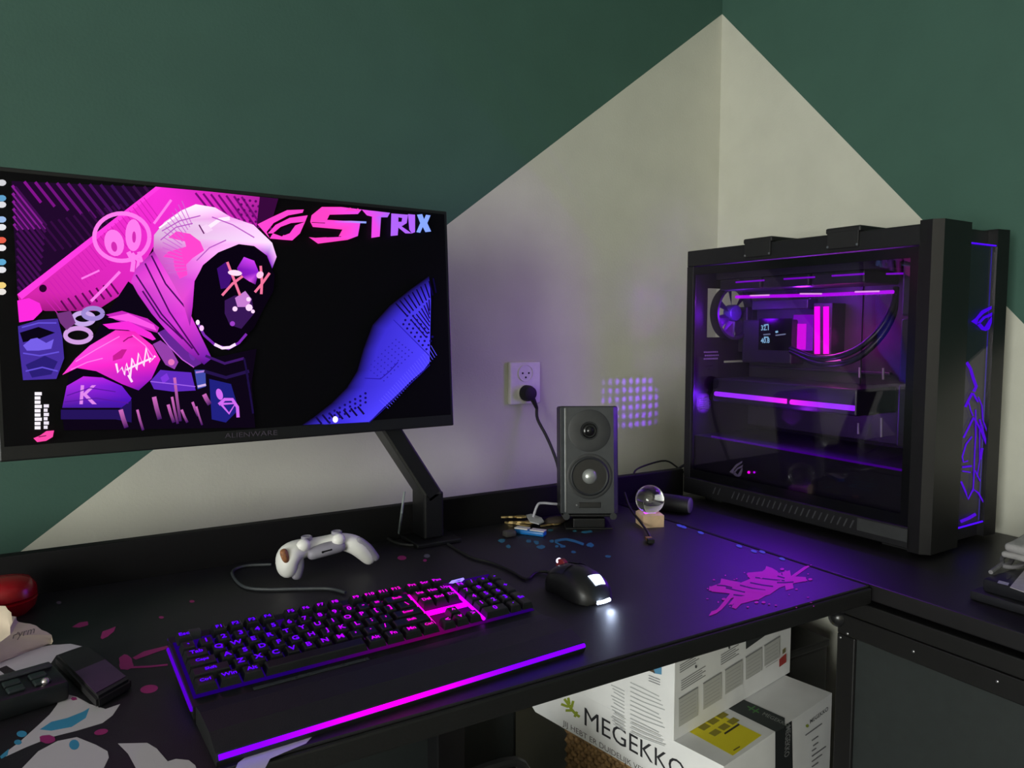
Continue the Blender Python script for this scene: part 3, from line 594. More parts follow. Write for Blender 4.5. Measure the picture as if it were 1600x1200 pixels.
# ------------------------------------------------------------------ keyboard
kc0 = onz(335, 1189, 0.748); kc1 = onz(905, 1013, 0.748)
ka = math.atan2(kc1.y - kc0.y, kc1.x - kc0.x); KW = 0.437
kb = thing('keyboard', 'black mechanical keyboard with glowing violet and magenta legends and wrist rest', 'keyboard', (kc0.x, kc0.y, DZ), ka)
KY0, KY1 = 0.094, 0.238                                          # body front and back edge
def kcol(f):                                                     # backlight colour along the keyboard
    a, m2, e = (0.10, 0.0, 1.0), (1.0, 0.0, 0.62), (0.16, 0.0, 1.0)
    if f < 0.62: t = max(0.0, (f - 0.24) / 0.38) ** 1.4; return tuple(a[i] + (m2[i] - a[i]) * t for i in range(3)) + (1,)
    t = min(1.0, (f - 0.66) / 0.24) if f > 0.66 else 0.0; return tuple(m2[i] + (e[i] - m2[i]) * t for i in range(3)) + (1,)
kbm = mat('keyboard_black', rgb(17, 17, 20), 0.42)
b = MB(); b.prism([(0, KY0, 0.004), (0, KY0, 0.017), (0, KY1, 0.038), (0, KY1, 0.014)], (KW, 0, 0)); b.build('body', kbm, kb)
for x in (0.03, KW - 0.05):
    MB().box((x, KY1 - 0.03, 0), (x + 0.02, KY1 - 0.02, 0.016)).build('foot', BLKRUB, kb); MB().box((x, KY0 + 0.01, 0), (x + 0.02, KY0 + 0.02, 0.006)).build('foot', BLKRUB, kb)
slope = math.atan2(0.021, KY1 - KY0)
def ktop(y): return 0.017 + (y - KY0) * 0.021 / (KY1 - KY0)
UU = 0.01905; X0 = 0.0045; Y5 = KY0 + 0.012
rows_y = [Y5 + i * UU for i in range(5)] + [Y5 + 5.25 * UU]
capm = mat('keycap_black', rgb(22, 22, 25), 0.35, bump=0.05)
capcache = {}
def cap_mesh(wu, hu=1):
    k = (wu, hu)
    if k in capcache: return capcache[k]
    bm = bmesh.new(); g = 0.0009; w2, h2 = wu * UU / 2 - g, hu * UU / 2 - g; ti = 0.0026
    lo = [bm.verts.new(p) for p in ((-w2, -h2, 0), (w2, -h2, 0), (w2, h2, 0), (-w2, h2, 0))]
    hi = [bm.verts.new(p) for p in ((-w2 + ti, -h2 + ti, 0.0082), (w2 - ti, -h2 + ti, 0.0082), (w2 - ti, h2 - ti * 0.6, 0.0088), (-w2 + ti, h2 - ti * 0.6, 0.0088))]
    bm.faces.new(lo[::-1]); bm.faces.new(hi)
    for i in range(4): bm.faces.new((lo[i], lo[(i + 1) % 4], hi[(i + 1) % 4], hi[i]))
    bmesh.ops.bevel(bm, geom=[e for e in bm.edges if all(v in hi for v in e.verts)], offset=0.0008, segments=1, affect='EDGES')
    bmesh.ops.recalc_face_normals(bm, faces=bm.faces)
    me = bpy.data.meshes.new('keycap'); bm.to_mesh(me); bm.free(); me.materials.append(capm); capcache[k] = me; return me
legm = emit_attr('legend_glow', 1.6)
def key(xu, row, wu, txt, hu=1):
    cx = X0 + (xu + wu / 2) * UU; cy = rows_y[row] + (hu - 1) * UU / 2 + UU / 2
    o = link('keycap', cap_mesh(wu, hu), None, kb); o.location = (cx, cy, ktop(cy) + 0.0045); o.rotation_euler = (slope, 0, 0)
    if not txt.strip(): return
    n = len(txt); sz = 0.0115 if n == 1 else (0.0088 if n <= 3 else 0.0068)
    vs, fs = glyphs(txt, 0.02); x0 = min(v[0] for v in vs); x1 = max(v[0] for v in vs); y0 = min(v[1] for v in vs); y1 = max(v[1] for v in vs)
    me = bpy.data.meshes.new('legend')
    me.from_pydata([((v[0] - (x0 + x1) / 2) * sz, (v[1] - (y0 + y1) / 2) * sz + 0.001, 0.0090) for v in vs], [], fs)
    a = me.color_attributes.new('Col', 'FLOAT_COLOR', 'POINT'); c = kcol(cx / KW)
    for i in range(len(vs)): a.data[i].color = c
    link('legend', me, legm, o)
def run(row, start, items):
    x = start
    for t, w_ in items:
        if t is not None: key(x, row, w_, t)
        x += w_
one = lambda s: [(ch, 1) for ch in s]
run(5, 0, [('Esc', 1), (None, 1)] + [('F%d' % i, 1) for i in (1, 2, 3, 4)] + [(None, 0.5)] + [('F%d' % i, 1) for i in (5, 6, 7, 8)] + [(None, 0.5)] + [('F%d' % i, 1) for i in (9, 10, 11, 12)])
run(5, 15.25, [('Prt', 1), ('Scr', 1), ('Pau', 1)])
run(4, 0, one('`1234567890-=') + [('Back', 2)]); run(4, 15.25, [('Ins', 1), ('Hm', 1), ('Up', 1)]); run(4, 18.5, one('N/*-'))
run(3, 0, [('Tab', 1.5)] + one('QWERTYUIOP[]') + [('\\', 1.5)]); run(3, 15.25, [('Del', 1), ('End', 1), ('Dn', 1)]); run(3, 18.5, one('789'))
run(2, 0, [('Caps', 1.75)] + one("ASDFGHJKL;'") + [('Enter', 2.25)]); run(2, 18.5, one('456'))
run(1, 0, [('Shift', 2.25)] + one('ZXCVBNM,./') + [('Shift', 2.75)]); run(1, 16.25, [('^', 1)]); run(1, 18.5, one('123'))
run(0, 0, [('Ctrl', 1.25), ('Win', 1.25), ('Alt', 1.25), (' ', 6.25), ('Alt', 1.25), ('Fn', 1.25), ('Mn', 1.25), ('Ctrl', 1.25)]); run(0, 15.25, one('<v>')); run(0, 18.5, [('0', 2), ('.', 1)])
key(21.5, 2, 1, '+', 2); key(21.5, 0, 1, 'En', 2)
def strip3(name, pts, r, colf, strength, parent, mname):         # lit tube coloured along its run
    P = [Vector(p) for p in pts]; Q = []
    for a_, b_ in zip(P, P[1:]):
        for i in range(12): Q.append(a_.lerp(b_, i / 12))
    Q.append(P[-1]); mb = MB(); mb.tube(Q, r, 8, smooth=1); o = mb.build(name, emit_attr(mname, strength), parent, True)
    me = o.data; a = me.color_attributes.new('Col', 'FLOAT_COLOR', 'POINT')
    for i, v in enumerate(me.vertices): a.data[i].color = colf(v.co)
    return o
kf = lambda c_: kcol(c_.x / KW)
xg1, xg2 = X0 + 15.125 * UU, X0 + 18.375 * UU
strip3('gap_light', [(xg1, Y5 + 1.1 * UU, ktop(Y5) + 0.006), (xg1, Y5 + 5.0 * UU, ktop(Y5 + 0.1) + 0.006)], 0.0022, kf, 2.2, kb, 'gap_glow')
strip3('gap_light', [(xg1, Y5 + 2.45 * UU, ktop(Y5 + 0.05) + 0.004), (xg2, Y5 + 2.45 * UU, ktop(Y5 + 0.05) + 0.004)], 0.0035, kf, 2.2, kb, 'gap_glow')
strip3('gap_light', [(xg2, Y5 + 0.1 * UU, ktop(Y5) + 0.006), (xg2, Y5 + 5.0 * UU, ktop(Y5 + 0.1) + 0.006)], 0.0022, kf, 2.2, kb, 'gap_glow')
strip3('side_light', [(-0.0005, KY0 + 0.004, 0.013), (-0.0005, KY1 - 0.004, 0.026)], 0.0022, lambda c_: (0.16, 0.0, 1.0, 1), 0.6, kb, 'side_glow')
strip3('back_light', [(0.0, KY1 + 0.0005, 0.0355), (0.145, KY1 + 0.0005, 0.0355)], 0.0016, lambda c_: (0.16, 0.0, 1.0, 1), 0.45, kb, 'back_glow')
DK = Decal(lambda x, y: Vector((x, y, ktop(y))), (0, 0, 1), base=0.0004)
for i in range(40):
    xa, xb = 0.003 + i * (KW - 0.006) / 40, 0.003 + (i + 1) * (KW - 0.006) / 40
    ca, cb = kcol(xa / KW), kcol(xb / KW); DK.k = 0
    DK.poly([(xa, KY0 + 0.013), (xb, KY0 + 0.013), (xb, KY1 - 0.014), (xa, KY1 - 0.014)], None, [ca, cb, cb, ca])
DK.build('backlit_plate', emit_attr('plate_glow', 0.12), kb)
MB().lathe([(0.0085, 0), (0.0085, 0.011), (0.0075, 0.012)], 24, Matrix.Translation((0.028, KY1 - 0.009, 0.037)) @ Matrix.Rotation(PI / 2, 4, 'Y') @ T(0, 0, -0.006)).build('volume_wheel', DGREY, kb, True)
for i in range(4): MB().box((0.045 + i * 0.014, KY1 - 0.013, 0.037), (0.056 + i * 0.014, KY1 - 0.005, 0.0395), 0.0008).build('media_button', DGREY, kb)
EY = Decal(lambda x, y: Vector((x, y, ktop(y) + 0.004)), (0, 0, 1), base=0.0003)
ex, ey = X0 + 19.5 * UU, rows_y[5] + 0.010; cl = (0.30, 0.22, 1.0, 1)
EY.poly([(ex - 0.014, ey - 0.001), (ex - 0.006, ey + 0.005), (ex + 0.014, ey + 0.006), (ex + 0.013, ey + 0.001), (ex + 0.004, ey - 0.005), (ex - 0.006, ey - 0.0045)], cl)
EY.poly([(ex - 0.004, ey + 0.0), (ex + 0.002, ey + 0.002), (ex + 0.008, ey + 0.0025), (ex + 0.003, ey - 0.002)], (0.12, 0.05, 0.5, 1))
EY.build('lit_emblem', emit_attr('emblem_glow', 1.6), kb)
wr = MB(); wr.prism([(0.002, 0.003, 0.0), (0.002, 0.0, 0.006), (0.002, 0.004, 0.012), (0.002, 0.03, 0.0205), (0.002, 0.07, 0.0215), (0.002, KY0 - 0.002, 0.0185), (0.002, KY0 - 0.001, 0.0)], (KW - 0.004, 0, 0))
wrest = wr.build('wrist_rest', mat('wrist_leather', rgb(18, 18, 20), 0.55, bump=0.15, bscale=700), kb)
def sfc(c_):
    f = c_.x / KW; t = max(0.0, 1 - abs(f - 0.42) / 0.34) ** 0.8; return (0.12 + 0.7 * t * t, 0.0, 1.0 - 0.25 * t, 1)
strip3('light_strip', [(0.004, 0.0005, 0.0095), (KW - 0.004, 0.0005, 0.0095)], 0.0026, sfc, 2.4, wrest, 'strip_glow')
MB().box((0.06, KY0 - 0.0015, 0.0188), (0.19, KY0 + 0.004, 0.0195)).build('gloss_inlay', mat('gloss_black', rgb(60, 64, 66), 0.15), kb)

# ------------------------------------------------------------------ mouse
mf, mr = onz(868, 905, DZ + 0.008), onz(940, 936, DZ + 0.008)
mx = (mf - mr); mx.z = 0; ML = 0.112; ma_ = math.atan2(mx.y, mx.x); mcx = (mf + mr) / 2
ms = thing('computer_mouse', 'black gaming mouse with a glowing white tail light', 'mouse', (mcx.x, mcx.y, DZ), ma_)   # local +x = nose
def mouse_h(x):
    t = (x / ML + 0.5); return 0.016 + 0.026 * math.sin(PI * min(1, max(0, 0.12 + 0.80 * (1 - t)))) ** 1.1
def mouse_w(x):
    t = (x / ML + 0.5); return 0.034 * (1 - 0.35 * abs(2 * t - 1) ** 4) * (1 - 0.10 * math.exp(-((t - 0.55) / 0.18) ** 2))
def mouse_shell(x0, x1, y0, y1, dz, nx=16, ny=12):               # y given as -1..1 across the back
    bm = MB(); g = []
    for i in range(nx + 1):
        x = x0 + (x1 - x0) * i / nx; row = []
        e = max(0.0, 1 - (abs(x) / (ML / 2)) ** 6) ** 0.5
        for j in range(ny + 1):
            s_ = y0 + (y1 - y0) * j / ny; a = s_ * PI / 2
            row.append(bm.bm.verts.new((x, mouse_w(x) * (0.6 + 0.4 * e) * math.sin(a), 0.002 + dz + (mouse_h(x) * (0.35 + 0.65 * e)) * max(0, math.cos(a)) ** 0.55)))
        g.append(row)
    for i in range(nx):
        for j in range(ny): bm.bm.faces.new((g[i][j], g[i + 1][j], g[i + 1][j + 1], g[i][j + 1]))
    return bm
msm = mat('mouse_black', rgb(20, 20, 22), 0.4)
sh = mouse_shell(-ML / 2, ML / 2, -1, 1, 0); bmesh.ops.holes_fill(sh.bm, edges=sh.bm.edges); sh.build('body', msm, ms, True)
for s_ in (-1, 1): mouse_shell(0.006, ML / 2 - 0.006, s_ * 0.06, s_ * 0.62, 0.0012, 10, 6).build('button', mat('mouse_button', rgb(26, 26, 28), 0.35), ms, True)
MB().lathe([(0.0105, -0.004), (0.0115, -0.003), (0.0115, 0.003), (0.0105, 0.004)], 20, T(0.036, 0, mouse_h(0.036) - 0.001) @ Matrix.Rotation(PI / 2, 4, 'X')).build('scroll_wheel', mat('wheel_dark_red', rgb(110, 28, 34), 0.5), ms, True)
MB().ball((0.044, 0, mouse_h(0.044) + 0.0085), 0.0048).build('wheel_light', emit('wheel_white', (0.85, 0.8, 1.0, 1), 2.0), ms, True)
lg = mouse_shell(-ML / 2 + 0.010, -ML / 2 + 0.026, -0.34, 0.14, 0.0012, 6, 6); lg.build('tail_emblem', emit('tail_white', (0.62, 0.74, 1.0, 1), 3.0), ms, True)
MB().tube([(-ML / 2 - 0.0005, 0.012, 0.006), (-ML / 2 - 0.002, 0.0, 0.006), (-ML / 2 - 0.0005, -0.012, 0.006)], 0.0028, 8).build('tail_strip', emit('tail_strip', (0.62, 0.74, 1.0, 1), 6.0), ms, True)
point_light('tail_lamp', (-ML / 2 - 0.014, -0.002, 0.010), (0.62, 0.74, 1.0), 0.06, 0.006, ms)
pts = [onz(868, 897, DZ + 0.008), onz(850, 893, DZ + 0.004), onz(835, 896, DZ + 0.003), onz(822, 905, DZ + 0.003), onz(800, 893, DZ + 0.003), onz(770, 880, DZ + 0.003), onz(735, 870, DZ + 0.003), onz(700, 850, DZ + 0.003)]
cb = thing('mouse_cable', 'thin black braided cable running from the mouse to the back panel', 'cable', (pts[3].x, pts[3].y, DZ)); O = cb.location.copy()
MB().tube(pts, 0.0024, 8).build('cord', BLKRUB, cb, True, off=O)

# ------------------------------------------------------------------ game controller
PX = lambda px, py, y=-0.345: ony(px, py, y)
k0 = PX(505, 905); gc = thing('game_controller', 'white game controller propped on its grips behind the keyboard', 'game controller', (k0.x, -0.345, DZ)); O = gc.location.copy()
def skin(name, chain, radii, material, parent, edges=None, sub=2):
    me = bpy.data.meshes.new(name); ed = edges or [(i, i + 1) for i in range(len(chain) - 1)]
    me.from_pydata([tuple(Vector(c_) - O) for c_ in chain], ed, [])
    o = bpy.data.objects.new(name, me); COL.objects.link(o)
    sm = o.modifiers.new('s', 'SKIN')
    for i, r in enumerate(radii): me.skin_vertices[0].data[i].radius = r if hasattr(r, '__len__') else (r, r)
    me.skin_vertices[0].data[0].use_root = True
    ss = o.modifiers.new('d', 'SUBSURF'); ss.levels = sub; ss.render_levels = sub
    dg = bpy.context.evaluated_depsgraph_get(); m2 = bpy.data.meshes.new_from_object(o.evaluated_get(dg))
    bpy.data.objects.remove(o)
    for p in m2.polygons: p.use_smooth = True
    m2.name = name; return link(name, m2, material, parent)
gw = mat('controller_white', rgb(242, 240, 236), 0.42, var=0.02); gg = mat('controller_grey', rgb(150, 146, 158), 0.5, var=0.04)
ch = [PX(505, 854), PX(480, 859), PX(452, 862), PX(446, 882), PX(453, 903), PX(535, 848), PX(557, 850), PX(572, 866), PX(583, 880)]
for i in (0, 1, 5): ch[i].y += 0.012
skin('shell', ch, [(0.017, 0.014), (0.018, 0.017), (0.024, 0.021), (0.023, 0.0195), (0.014, 0.0125), (0.017, 0.015), (0.019, 0.018), (0.015, 0.015), (0.010, 0.010)], gw, gc, [(0, 1), (1, 2), (2, 3), (3, 4), (0, 5), (5, 6), (6, 7), (7, 8)])
ch = [PX(478, 868, -0.348), PX(507, 858, -0.348), PX(540, 851, -0.348)]
skin('centre_panel', ch, [(0.013, 0.010), (0.017, 0.012), (0.014, 0.010)], gg, gc)
ch = [PX(466, 868, -0.352), PX(466, 887, -0.352), PX(462, 906, -0.350)]
skin('grip_inlay', ch, [(0.007, 0.010), (0.008, 0.010), (0.007, 0.008)], gg, gc)
ch = [PX(556, 842, -0.352), PX(574, 856, -0.352), PX(590, 875, -0.350)]
skin('grip_inlay', ch, [(0.006, 0.008), (0.007, 0.009), (0.006, 0.007)], gg, gc)
for px, py, r in ((479, 840, 0.0085), (526, 832, 0.0085)):
    c_ = PX(px, py, -0.335) - O
    q = MB(); q.lathe([(r * 0.6, -0.016), (r * 0.6, -0.004), (r, -0.003), (r, 0.002), (r * 0.8, 0.003), (r * 0.4, 0.001), (0, 0.001)], 20, Matrix.Translation(c_)); q.build('thumbstick', gg, gc, True)
for px, py in ((474, 852), (529, 843)):
    MB().ball(PX(px, py, -0.352) - O, (0.011, 0.009, 0.010)).build('trigger', gw, gc, True)
c_ = PX(511, 861, -0.362) - O
MB().box((c_.x - 0.009, c_.y - 0.001, c_.z - 0.002), (c_.x + 0.009, c_.y + 0.003, c_.z + 0.002), 0.0015, M=Matrix.Translation(c_) @ Matrix.Rotation(-0.12, 4, 'Y') @ Matrix.Translation(-c_)).build('usb_port', BLKMT, gc)
BRN = mat('brown_pattern', rgb(150, 98, 62), 0.6, var=0.45, scale=220)
skin('brown_sticker', [PX(441, 857, -0.3595), PX(445, 868, -0.3610), PX(449, 880, -0.3605)], [(0.0075, 0.0065), (0.010, 0.0065), (0.005, 0.0055)], BRN, gc, sub=2)
pts = [onz(364, 892, DZ + 0.003), onz(368, 906, DZ + 0.003), onz(385, 918, DZ + 0.003), onz(420, 921, DZ + 0.003), onz(470, 920, DZ + 0.003), onz(515, 920, DZ + 0.003), onz(540, 926, DZ + 0.003)]
cb = thing('keyboard_cable', 'grey cable curving across the mat below the controller', 'cable', (pts[3].x, pts[3].y, DZ)); O = cb.location.copy()
MB().tube([onz(424, 882, DZ + 0.003), onz(385, 884, DZ + 0.003)] + pts, 0.0024, 8).build('cord', mat('cable_dark_grey', rgb(62, 66, 70), 0.5), cb, True, off=O)
pts = [onz(x, y, DZ + 0.003) for x, y in ((600, 836), (618, 848), (650, 852), (690, 846), (712, 838))]
cb = thing('loose_cable', 'black cable looped in front of the monitor arm base', 'cable', (pts[2].x, pts[2].y, DZ)); O = cb.location.copy()
MB().tube(pts, 0.003, 8).build('cord', BLKRUB, cb, True, off=O)

# ------------------------------------------------------------------ small things by the speaker
c = onz(830, 822, DZ); kr = thing('key_bunch', 'bunch of brass keys on a ring with a white tag, left of the speaker', 'keys', (c.x, c.y, DZ)); O = c
brass = mat('brass', rgb(214, 186, 128), 0.35, 0.75)
def flatkey(px0, py0, px1, py1, z, w_=0.006):
    a, b_ = onz(px0, py0, z), onz(px1, py1, z); t = (b_ - a).normalized(); n_ = Vector((-t.y, t.x, 0))
    q = MB(); L = (b_ - a).length
    out = [a + n_ * w_ * 0.5, a + t * L * 0.6 + n_ * w_ * 0.5, a + t * L * 0.62 + n_ * w_, a + t * L * 0.8 + n_ * w_ * 1.3, b_ + n_ * w_ * 0.7, b_ - n_ * w_ * 0.7, a + t * L * 0.8 - n_ * w_ * 1.3, a + t * L * 0.62 - n_ * w_, a + t * L * 0.58 - n_ * w_ * 0.2, a + t * L * 0.45 - n_ * w_ * 0.5, a + t * L * 0.3 - n_ * w_ * 0.15, a + t * L * 0.15 - n_ * w_ * 0.5, a - n_ * w_ * 0.3]
    q.prism(out, (0, 0, 0.0028)); return q.build('key', brass, kr, off=O)
flatkey(783, 809, 822, 808, DZ + 0.012); flatkey(795, 817, 838, 817, DZ + 0.007); flatkey(789, 817, 830, 822, DZ + 0.001); flatkey(845, 823, 875, 818, DZ + 0.002, 0.005)
q = MB(); tg = [onz(x, y, DZ + 0.012) for x, y in ((822, 806), (830, 804), (846, 810), (850, 816), (842, 820), (828, 816))]; q.prism(tg, (0, 0, 0.002)); q.build('tag', mat('tag_white', rgb(205, 205, 208), 0.4), kr, off=O)
rc = onz(838, 812, DZ + 0.006); q = MB(); q.tube([rc + Vector((math.cos(t) * 0.013, math.sin(t) * 0.013, 0)) for t in [i * 2 * PI / 16 for i in range(17)]], 0.001, 6, smooth=1); q.build('ring', STEEL, kr, True, off=O)
q = MB(); q.ball(onz(868, 813, DZ + 0.007) - O, (0.026, 0.016, 0.0075)); q.build('pouch', mat('pouch_brown', rgb(62, 52, 46), 0.7), kr, True)
c = onz(830, 838, DZ); ls = thing('blue_lighter', 'blue and white pocket lighter in front of the key bunch', 'lighter', (c.x, c.y, DZ)); O = c
a, b_ = onz(806, 832, DZ), onz(852, 838, DZ); t = (b_ - a).normalized(); LM = frame((a + b_) / 2, t, UPZ.cross(t), UPZ); hl = (b_ - a).length / 2
MB().box((-hl, -0.009, 0.0), (hl, 0.009, 0.009), 0.003, M=LM).build('body', mat('lighter_blue', rgb(30, 120, 200), 0.35), ls, True, off=O)
MB().box((-hl, -0.008, 0.0092), (-hl * 0.1, 0.008, 0.012), 0.001, M=LM).build('white_cap', WHITEPL, ls, off=O); MB().box((0.05 * hl, -0.008, 0.0092), (hl, 0.008, 0.0115), 0.001, M=LM).build('white_band', WHITEPL, ls, off=O)
c = onz(796, 838, DZ); o = MB().box((-0.012, -0.009, 0), (0.012, 0.009, 0.012), 0.004).build('cable_clip', mat('clip_grey', rgb(70, 68, 66), 0.5), None, True); o.location = c; tag(o, 'small dark grey clip left of the blue lighter', 'clip')
c = onz(720, 823, DZ); o = MB().box((-0.010, -0.006, 0), (0.010, 0.006, 0.008), 0.0025).build('red_scrap', mat('scrap_red', rgb(150, 30, 34), 0.5)); o.location = c; o.rotation_euler.z = 0.4; tag(o, 'small red scrap lying at the foot of the back panel', 'scrap')
pts = [onz(833, 808, DZ + 0.018), ony(840, 789, -0.25), ony(848, 786, -0.25), ony(862, 787, -0.255), ony(870, 787.5, -0.255)]
cb = thing('white_cable', 'short white cable bending behind the speaker above the keys', 'cable', (pts[2].x, pts[2].y, DZ)); O = cb.location.copy()
MB().tube(pts, 0.0026, 8).build('cord', mat('cable_white', rgb(190, 188, 200), 0.4), cb, True, off=O)

# ------------------------------------------------------------------ glass ball on wooden block
c = onz(1015, 820, DZ); gb = thing('glass_ball', 'clear glass ball resting on the pale wooden block', 'glass ball', (c.x, c.y, DZ + 0.024))
MB().ball((0, 0, 0.0285), 0.029, seg=40).build('sphere', clear_glass('crystal'), gb, True)
wb = thing('wooden_block', 'pale wooden lamp block under the glass ball', 'lamp base', (c.x, c.y, DZ), -0.35)
WB = mat('pale_wood', rgb(222, 190, 150), 0.55, var=0.15, scale=40)
q = MB(); q.lathe([(0.0, 0), (0.031, 0), (0.031, 0.024), (0.024, 0.028), (0.018, 0.0225), (0.0, 0.0215)], 4, Matrix.Rotation(PI / 4, 4, 'Z')); q.build('block', WB, wb)
q = MB(); q.lathe([(0.0135, 0.0225), (0.0135, 0.0232), (0.0, 0.0232)], 20); q.build('lamp', emit('violet_lamp', (0.55, 0.02, 1.0, 1), 3.0), wb)
pts = [ony(976, 770, -0.24), onz(980, 790, DZ + 0.02), onz(990, 806, DZ + 0.012), onz(1001, 822, DZ + 0.006), onz(1006, 836, DZ + 0.004)]
cb = thing('usb_cable', 'black cable with a brass coloured plug lying beside the wooden block', 'cable', (pts[-1].x, pts[-1].y, DZ)); O = cb.location.copy()
pts = [p + Vector((-0.02, -0.045, 0)) * min(1, i / 2) for i, p in enumerate(pts)]
MB().tube(pts, 0.0024, 8).build('cord', BLKRUB, cb, True, off=O)
e = pts[-1]; a = onz(1014, 843, DZ + 0.004) - e; a.z = 0; a.normalize(); LM = frame(Vector((e.x, e.y, DZ + 0.0055)), a, UPZ.cross(a), UPZ)
MB().box((0, -0.006, -0.004), (0.012, 0.006, 0.004), 0.001, M=LM).build('plug_grip', BLKRUB, cb, off=O); MB().box((0.012, -0.006, -0.0025), (0.026, 0.006, 0.0025), 0.0005, M=LM).build('connector', mat('connector_brass', rgb(190, 140, 80), 0.35, 0.8), cb, off=O)

# black cylinder lying beside the computer
e1 = onz(1078, 803, DZ); e1.z += 0.0185; ax = Vector((-0.45, 0.9, 0)).normalized()
cy = thing('black_flashlight', 'black cylinder with a grey cap lying between ball and computer', 'flashlight', (e1.x, e1.y, DZ)); O = cy.location.copy()
CM = frame(e1, UPZ, ax.cross(UPZ), ax)
MB().lathe([(0.0165, 0.0), (0.0175, 0.004), (0.0175, 0.02), (0.0185, 0.024), (0.0185, 0.095), (0.015, 0.10)], 32, CM).build('barrel', BLKRUB, cy, True, off=O)
MB().lathe([(0.0, -0.0015), (0.0145, -0.0015), (0.0165, 0.0)], 32, CM).build('end_cap', mat('cap_grey', rgb(110, 108, 112), 0.4), cy, True, off=O)
pts = [onz(1002, 786, DZ + 0.01), ony(993, 752, -0.17), ony(992, 736, -0.15), ony(1012, 726, -0.15), ony(1040, 720, -0.15), ony(1058, 730, -0.16), ony(1074, 742, -0.17)]
cb = thing('antenna_cable', 'thin black cable arching over the back panel beside the computer', 'cable', (pts[2].x, pts[2].y, DZ)); O = cb.location.copy()
MB().tube(pts, 0.0022, 8).build('cord', BLKRUB, cb, True, off=O)
pts = [ony(1090, 718, -0.165), ony(1070, 726, -0.165), ony(1045, 742, -0.165), ony(1020, 752, -0.165), ony(995, 758, -0.165), ony(965, 766, -0.165)]
cb = thing('network_cable', 'thick dark cable drooping along the back panel behind the glass ball', 'cable', (pts[2].x, pts[2].y, DZ)); O = cb.location.copy()
MB().tube(pts, 0.0034, 8).build('cord', mat('cable_navy', rgb(28, 26, 44), 0.5), cb, True, off=O)

# ------------------------------------------------------------------ things at the left end of the desk
c = onz(8, 958, DZ); o = MB(); o.lathe([(0.0, 0), (0.030, 0.0), (0.037, 0.008), (0.040, 0.02), (0.036, 0.0225), (0.040, 0.025), (0.039, 0.036), (0.032, 0.046), (0.018, 0.050), (0, 0.051)], 32)
o = o.build('red_tin', mat('red_gloss', rgb(150, 8, 22), 0.25, var=0.05), None, True); o.location = (c.x, c.y, DZ); tag(o, 'round glossy red tin at the left end of the desk', 'tin')
P = lambda x, y, z=DZ: onz(x, y, z)
c = P(40, 990); cl = thing('paper_bag', 'crumpled beige paper bag with handwriting in front of the red tin', 'bag', (c.x, c.y, DZ)); O = c
bm = bmesh.new(); top = [(-60, 945, 0.035), (8, 946, 0.05), (20, 962, 0.045), (30, 972, 0.034), (55, 978, 0.026), (82, 993, 0.012), (80, 1002, 0.004), (40, 1015, 0.005), (0, 1030, 0.006), (-60, 1050, 0.01)]
vt = []; random.seed(3)
ctr = onz(15, 992, DZ + 0.03) - O; vb = [bm.verts.new(onz(x, y, DZ + z) - O) for x, y, z in top]; lo = [bm.verts.new((v.co.x * 0.95, v.co.y * 0.95, 0.0)) for v in vb]
cv = bm.verts.new(ctr); n = len(vb)
for i in range(n):
    bm.faces.new((vb[i], vb[(i + 1) % n], cv)); bm.faces.new((lo[i], lo[(i + 1) % n], vb[(i + 1) % n], vb[i]))
bm.faces.new(lo[::-1])
bmesh.ops.subdivide_edges(bm, edges=bm.edges, cuts=2, use_grid_fill=True)
for v in bm.verts:
    if v.co.z > 0.001: v.co += Vector((random.uniform(-1, 1), random.uniform(-1, 1), random.uniform(-0.8, 0.8))) * 0.0014
q = MB(); q.bm.free(); q.bm = bm; q.build('paper', mat('beige_paper', rgb(214, 196, 176), 0.75, var=0.08, scale=25), cl, True)
bv = onplane; PB, NB = onz(45, 995, DZ + 0.0225), Vector((0.10, -0.25, 1)).normalized()
D = Decal(lambda x, y: onplane(x, y, PB, NB), NB, base=0.004); D.text('Pyrm', (18, 1003), (17, -4.5), (4, -17), rgb(90, 78, 76)); D.build('handwriting', PRINT, cl, off=O)
c = P(40, 1110); rmt = thing('remote_control', 'black remote with rows of dark buttons at the lower left', 'remote', (c.x, c.y, DZ)); O = c
a, b_ = P(-40, 1101), P(84, 1064); t = (b_ - a).normalized(); LM = frame(b_, t, UPZ.cross(t), UPZ)
MB().box((-0.15, -0.062, 0), (0.0, 0.0, 0.022), 0.004, M=LM).build('body', mat('remote_black', rgb(26, 28, 30), 0.4), rmt, True, off=O)
MB().box((-0.15, -0.016, 0.0222), (-0.004, -0.003, 0.026), 0.002, M=LM).build('ridge', mat('remote_grey', rgb(58, 60, 62), 0.5), rmt, True, off=O)
for i in range(5):
    for j in range(2): MB().box((-0.030 - i * 0.024, -0.036 - j * 0.018, 0.022), (-0.014 - i * 0.024, -0.023 - j * 0.018, 0.0255), 0.0015, M=LM).build('button', mat('remote_button', rgb(40, 46, 48), 0.35), rmt, off=O)
q = MB().ball((-0.020, -0.052, 0.0245), 0.004, M=LM).build('chrome_stud', mat('chrome_stud', rgb(230, 215, 220), 0.15, 0.9), rmt, True, off=O)
c = P(150, 1075); bx = thing('black_case', 'black padded box with a purple reflection painted on its lid beside the remote', 'box', (c.x, c.y, DZ)); O = c
q0 = [P(86, 1040), P(140, 1022), P(207, 1078), P(152, 1110)]
q = MB(); base = [Vector((p.x, p.y, DZ)) for p in q0]; base.sort(key=lambda p: 0)
q.prism(base, (0, 0, 0.013)); bmesh.ops.bevel(q.bm, geom=list(q.bm.edges), offset=0.003, segments=2, affect='EDGES'); q.build('case', mat('case_black', rgb(27, 26, 27), 0.55), bx, True, off=O)
cc = sum(base, Vector()) / 4
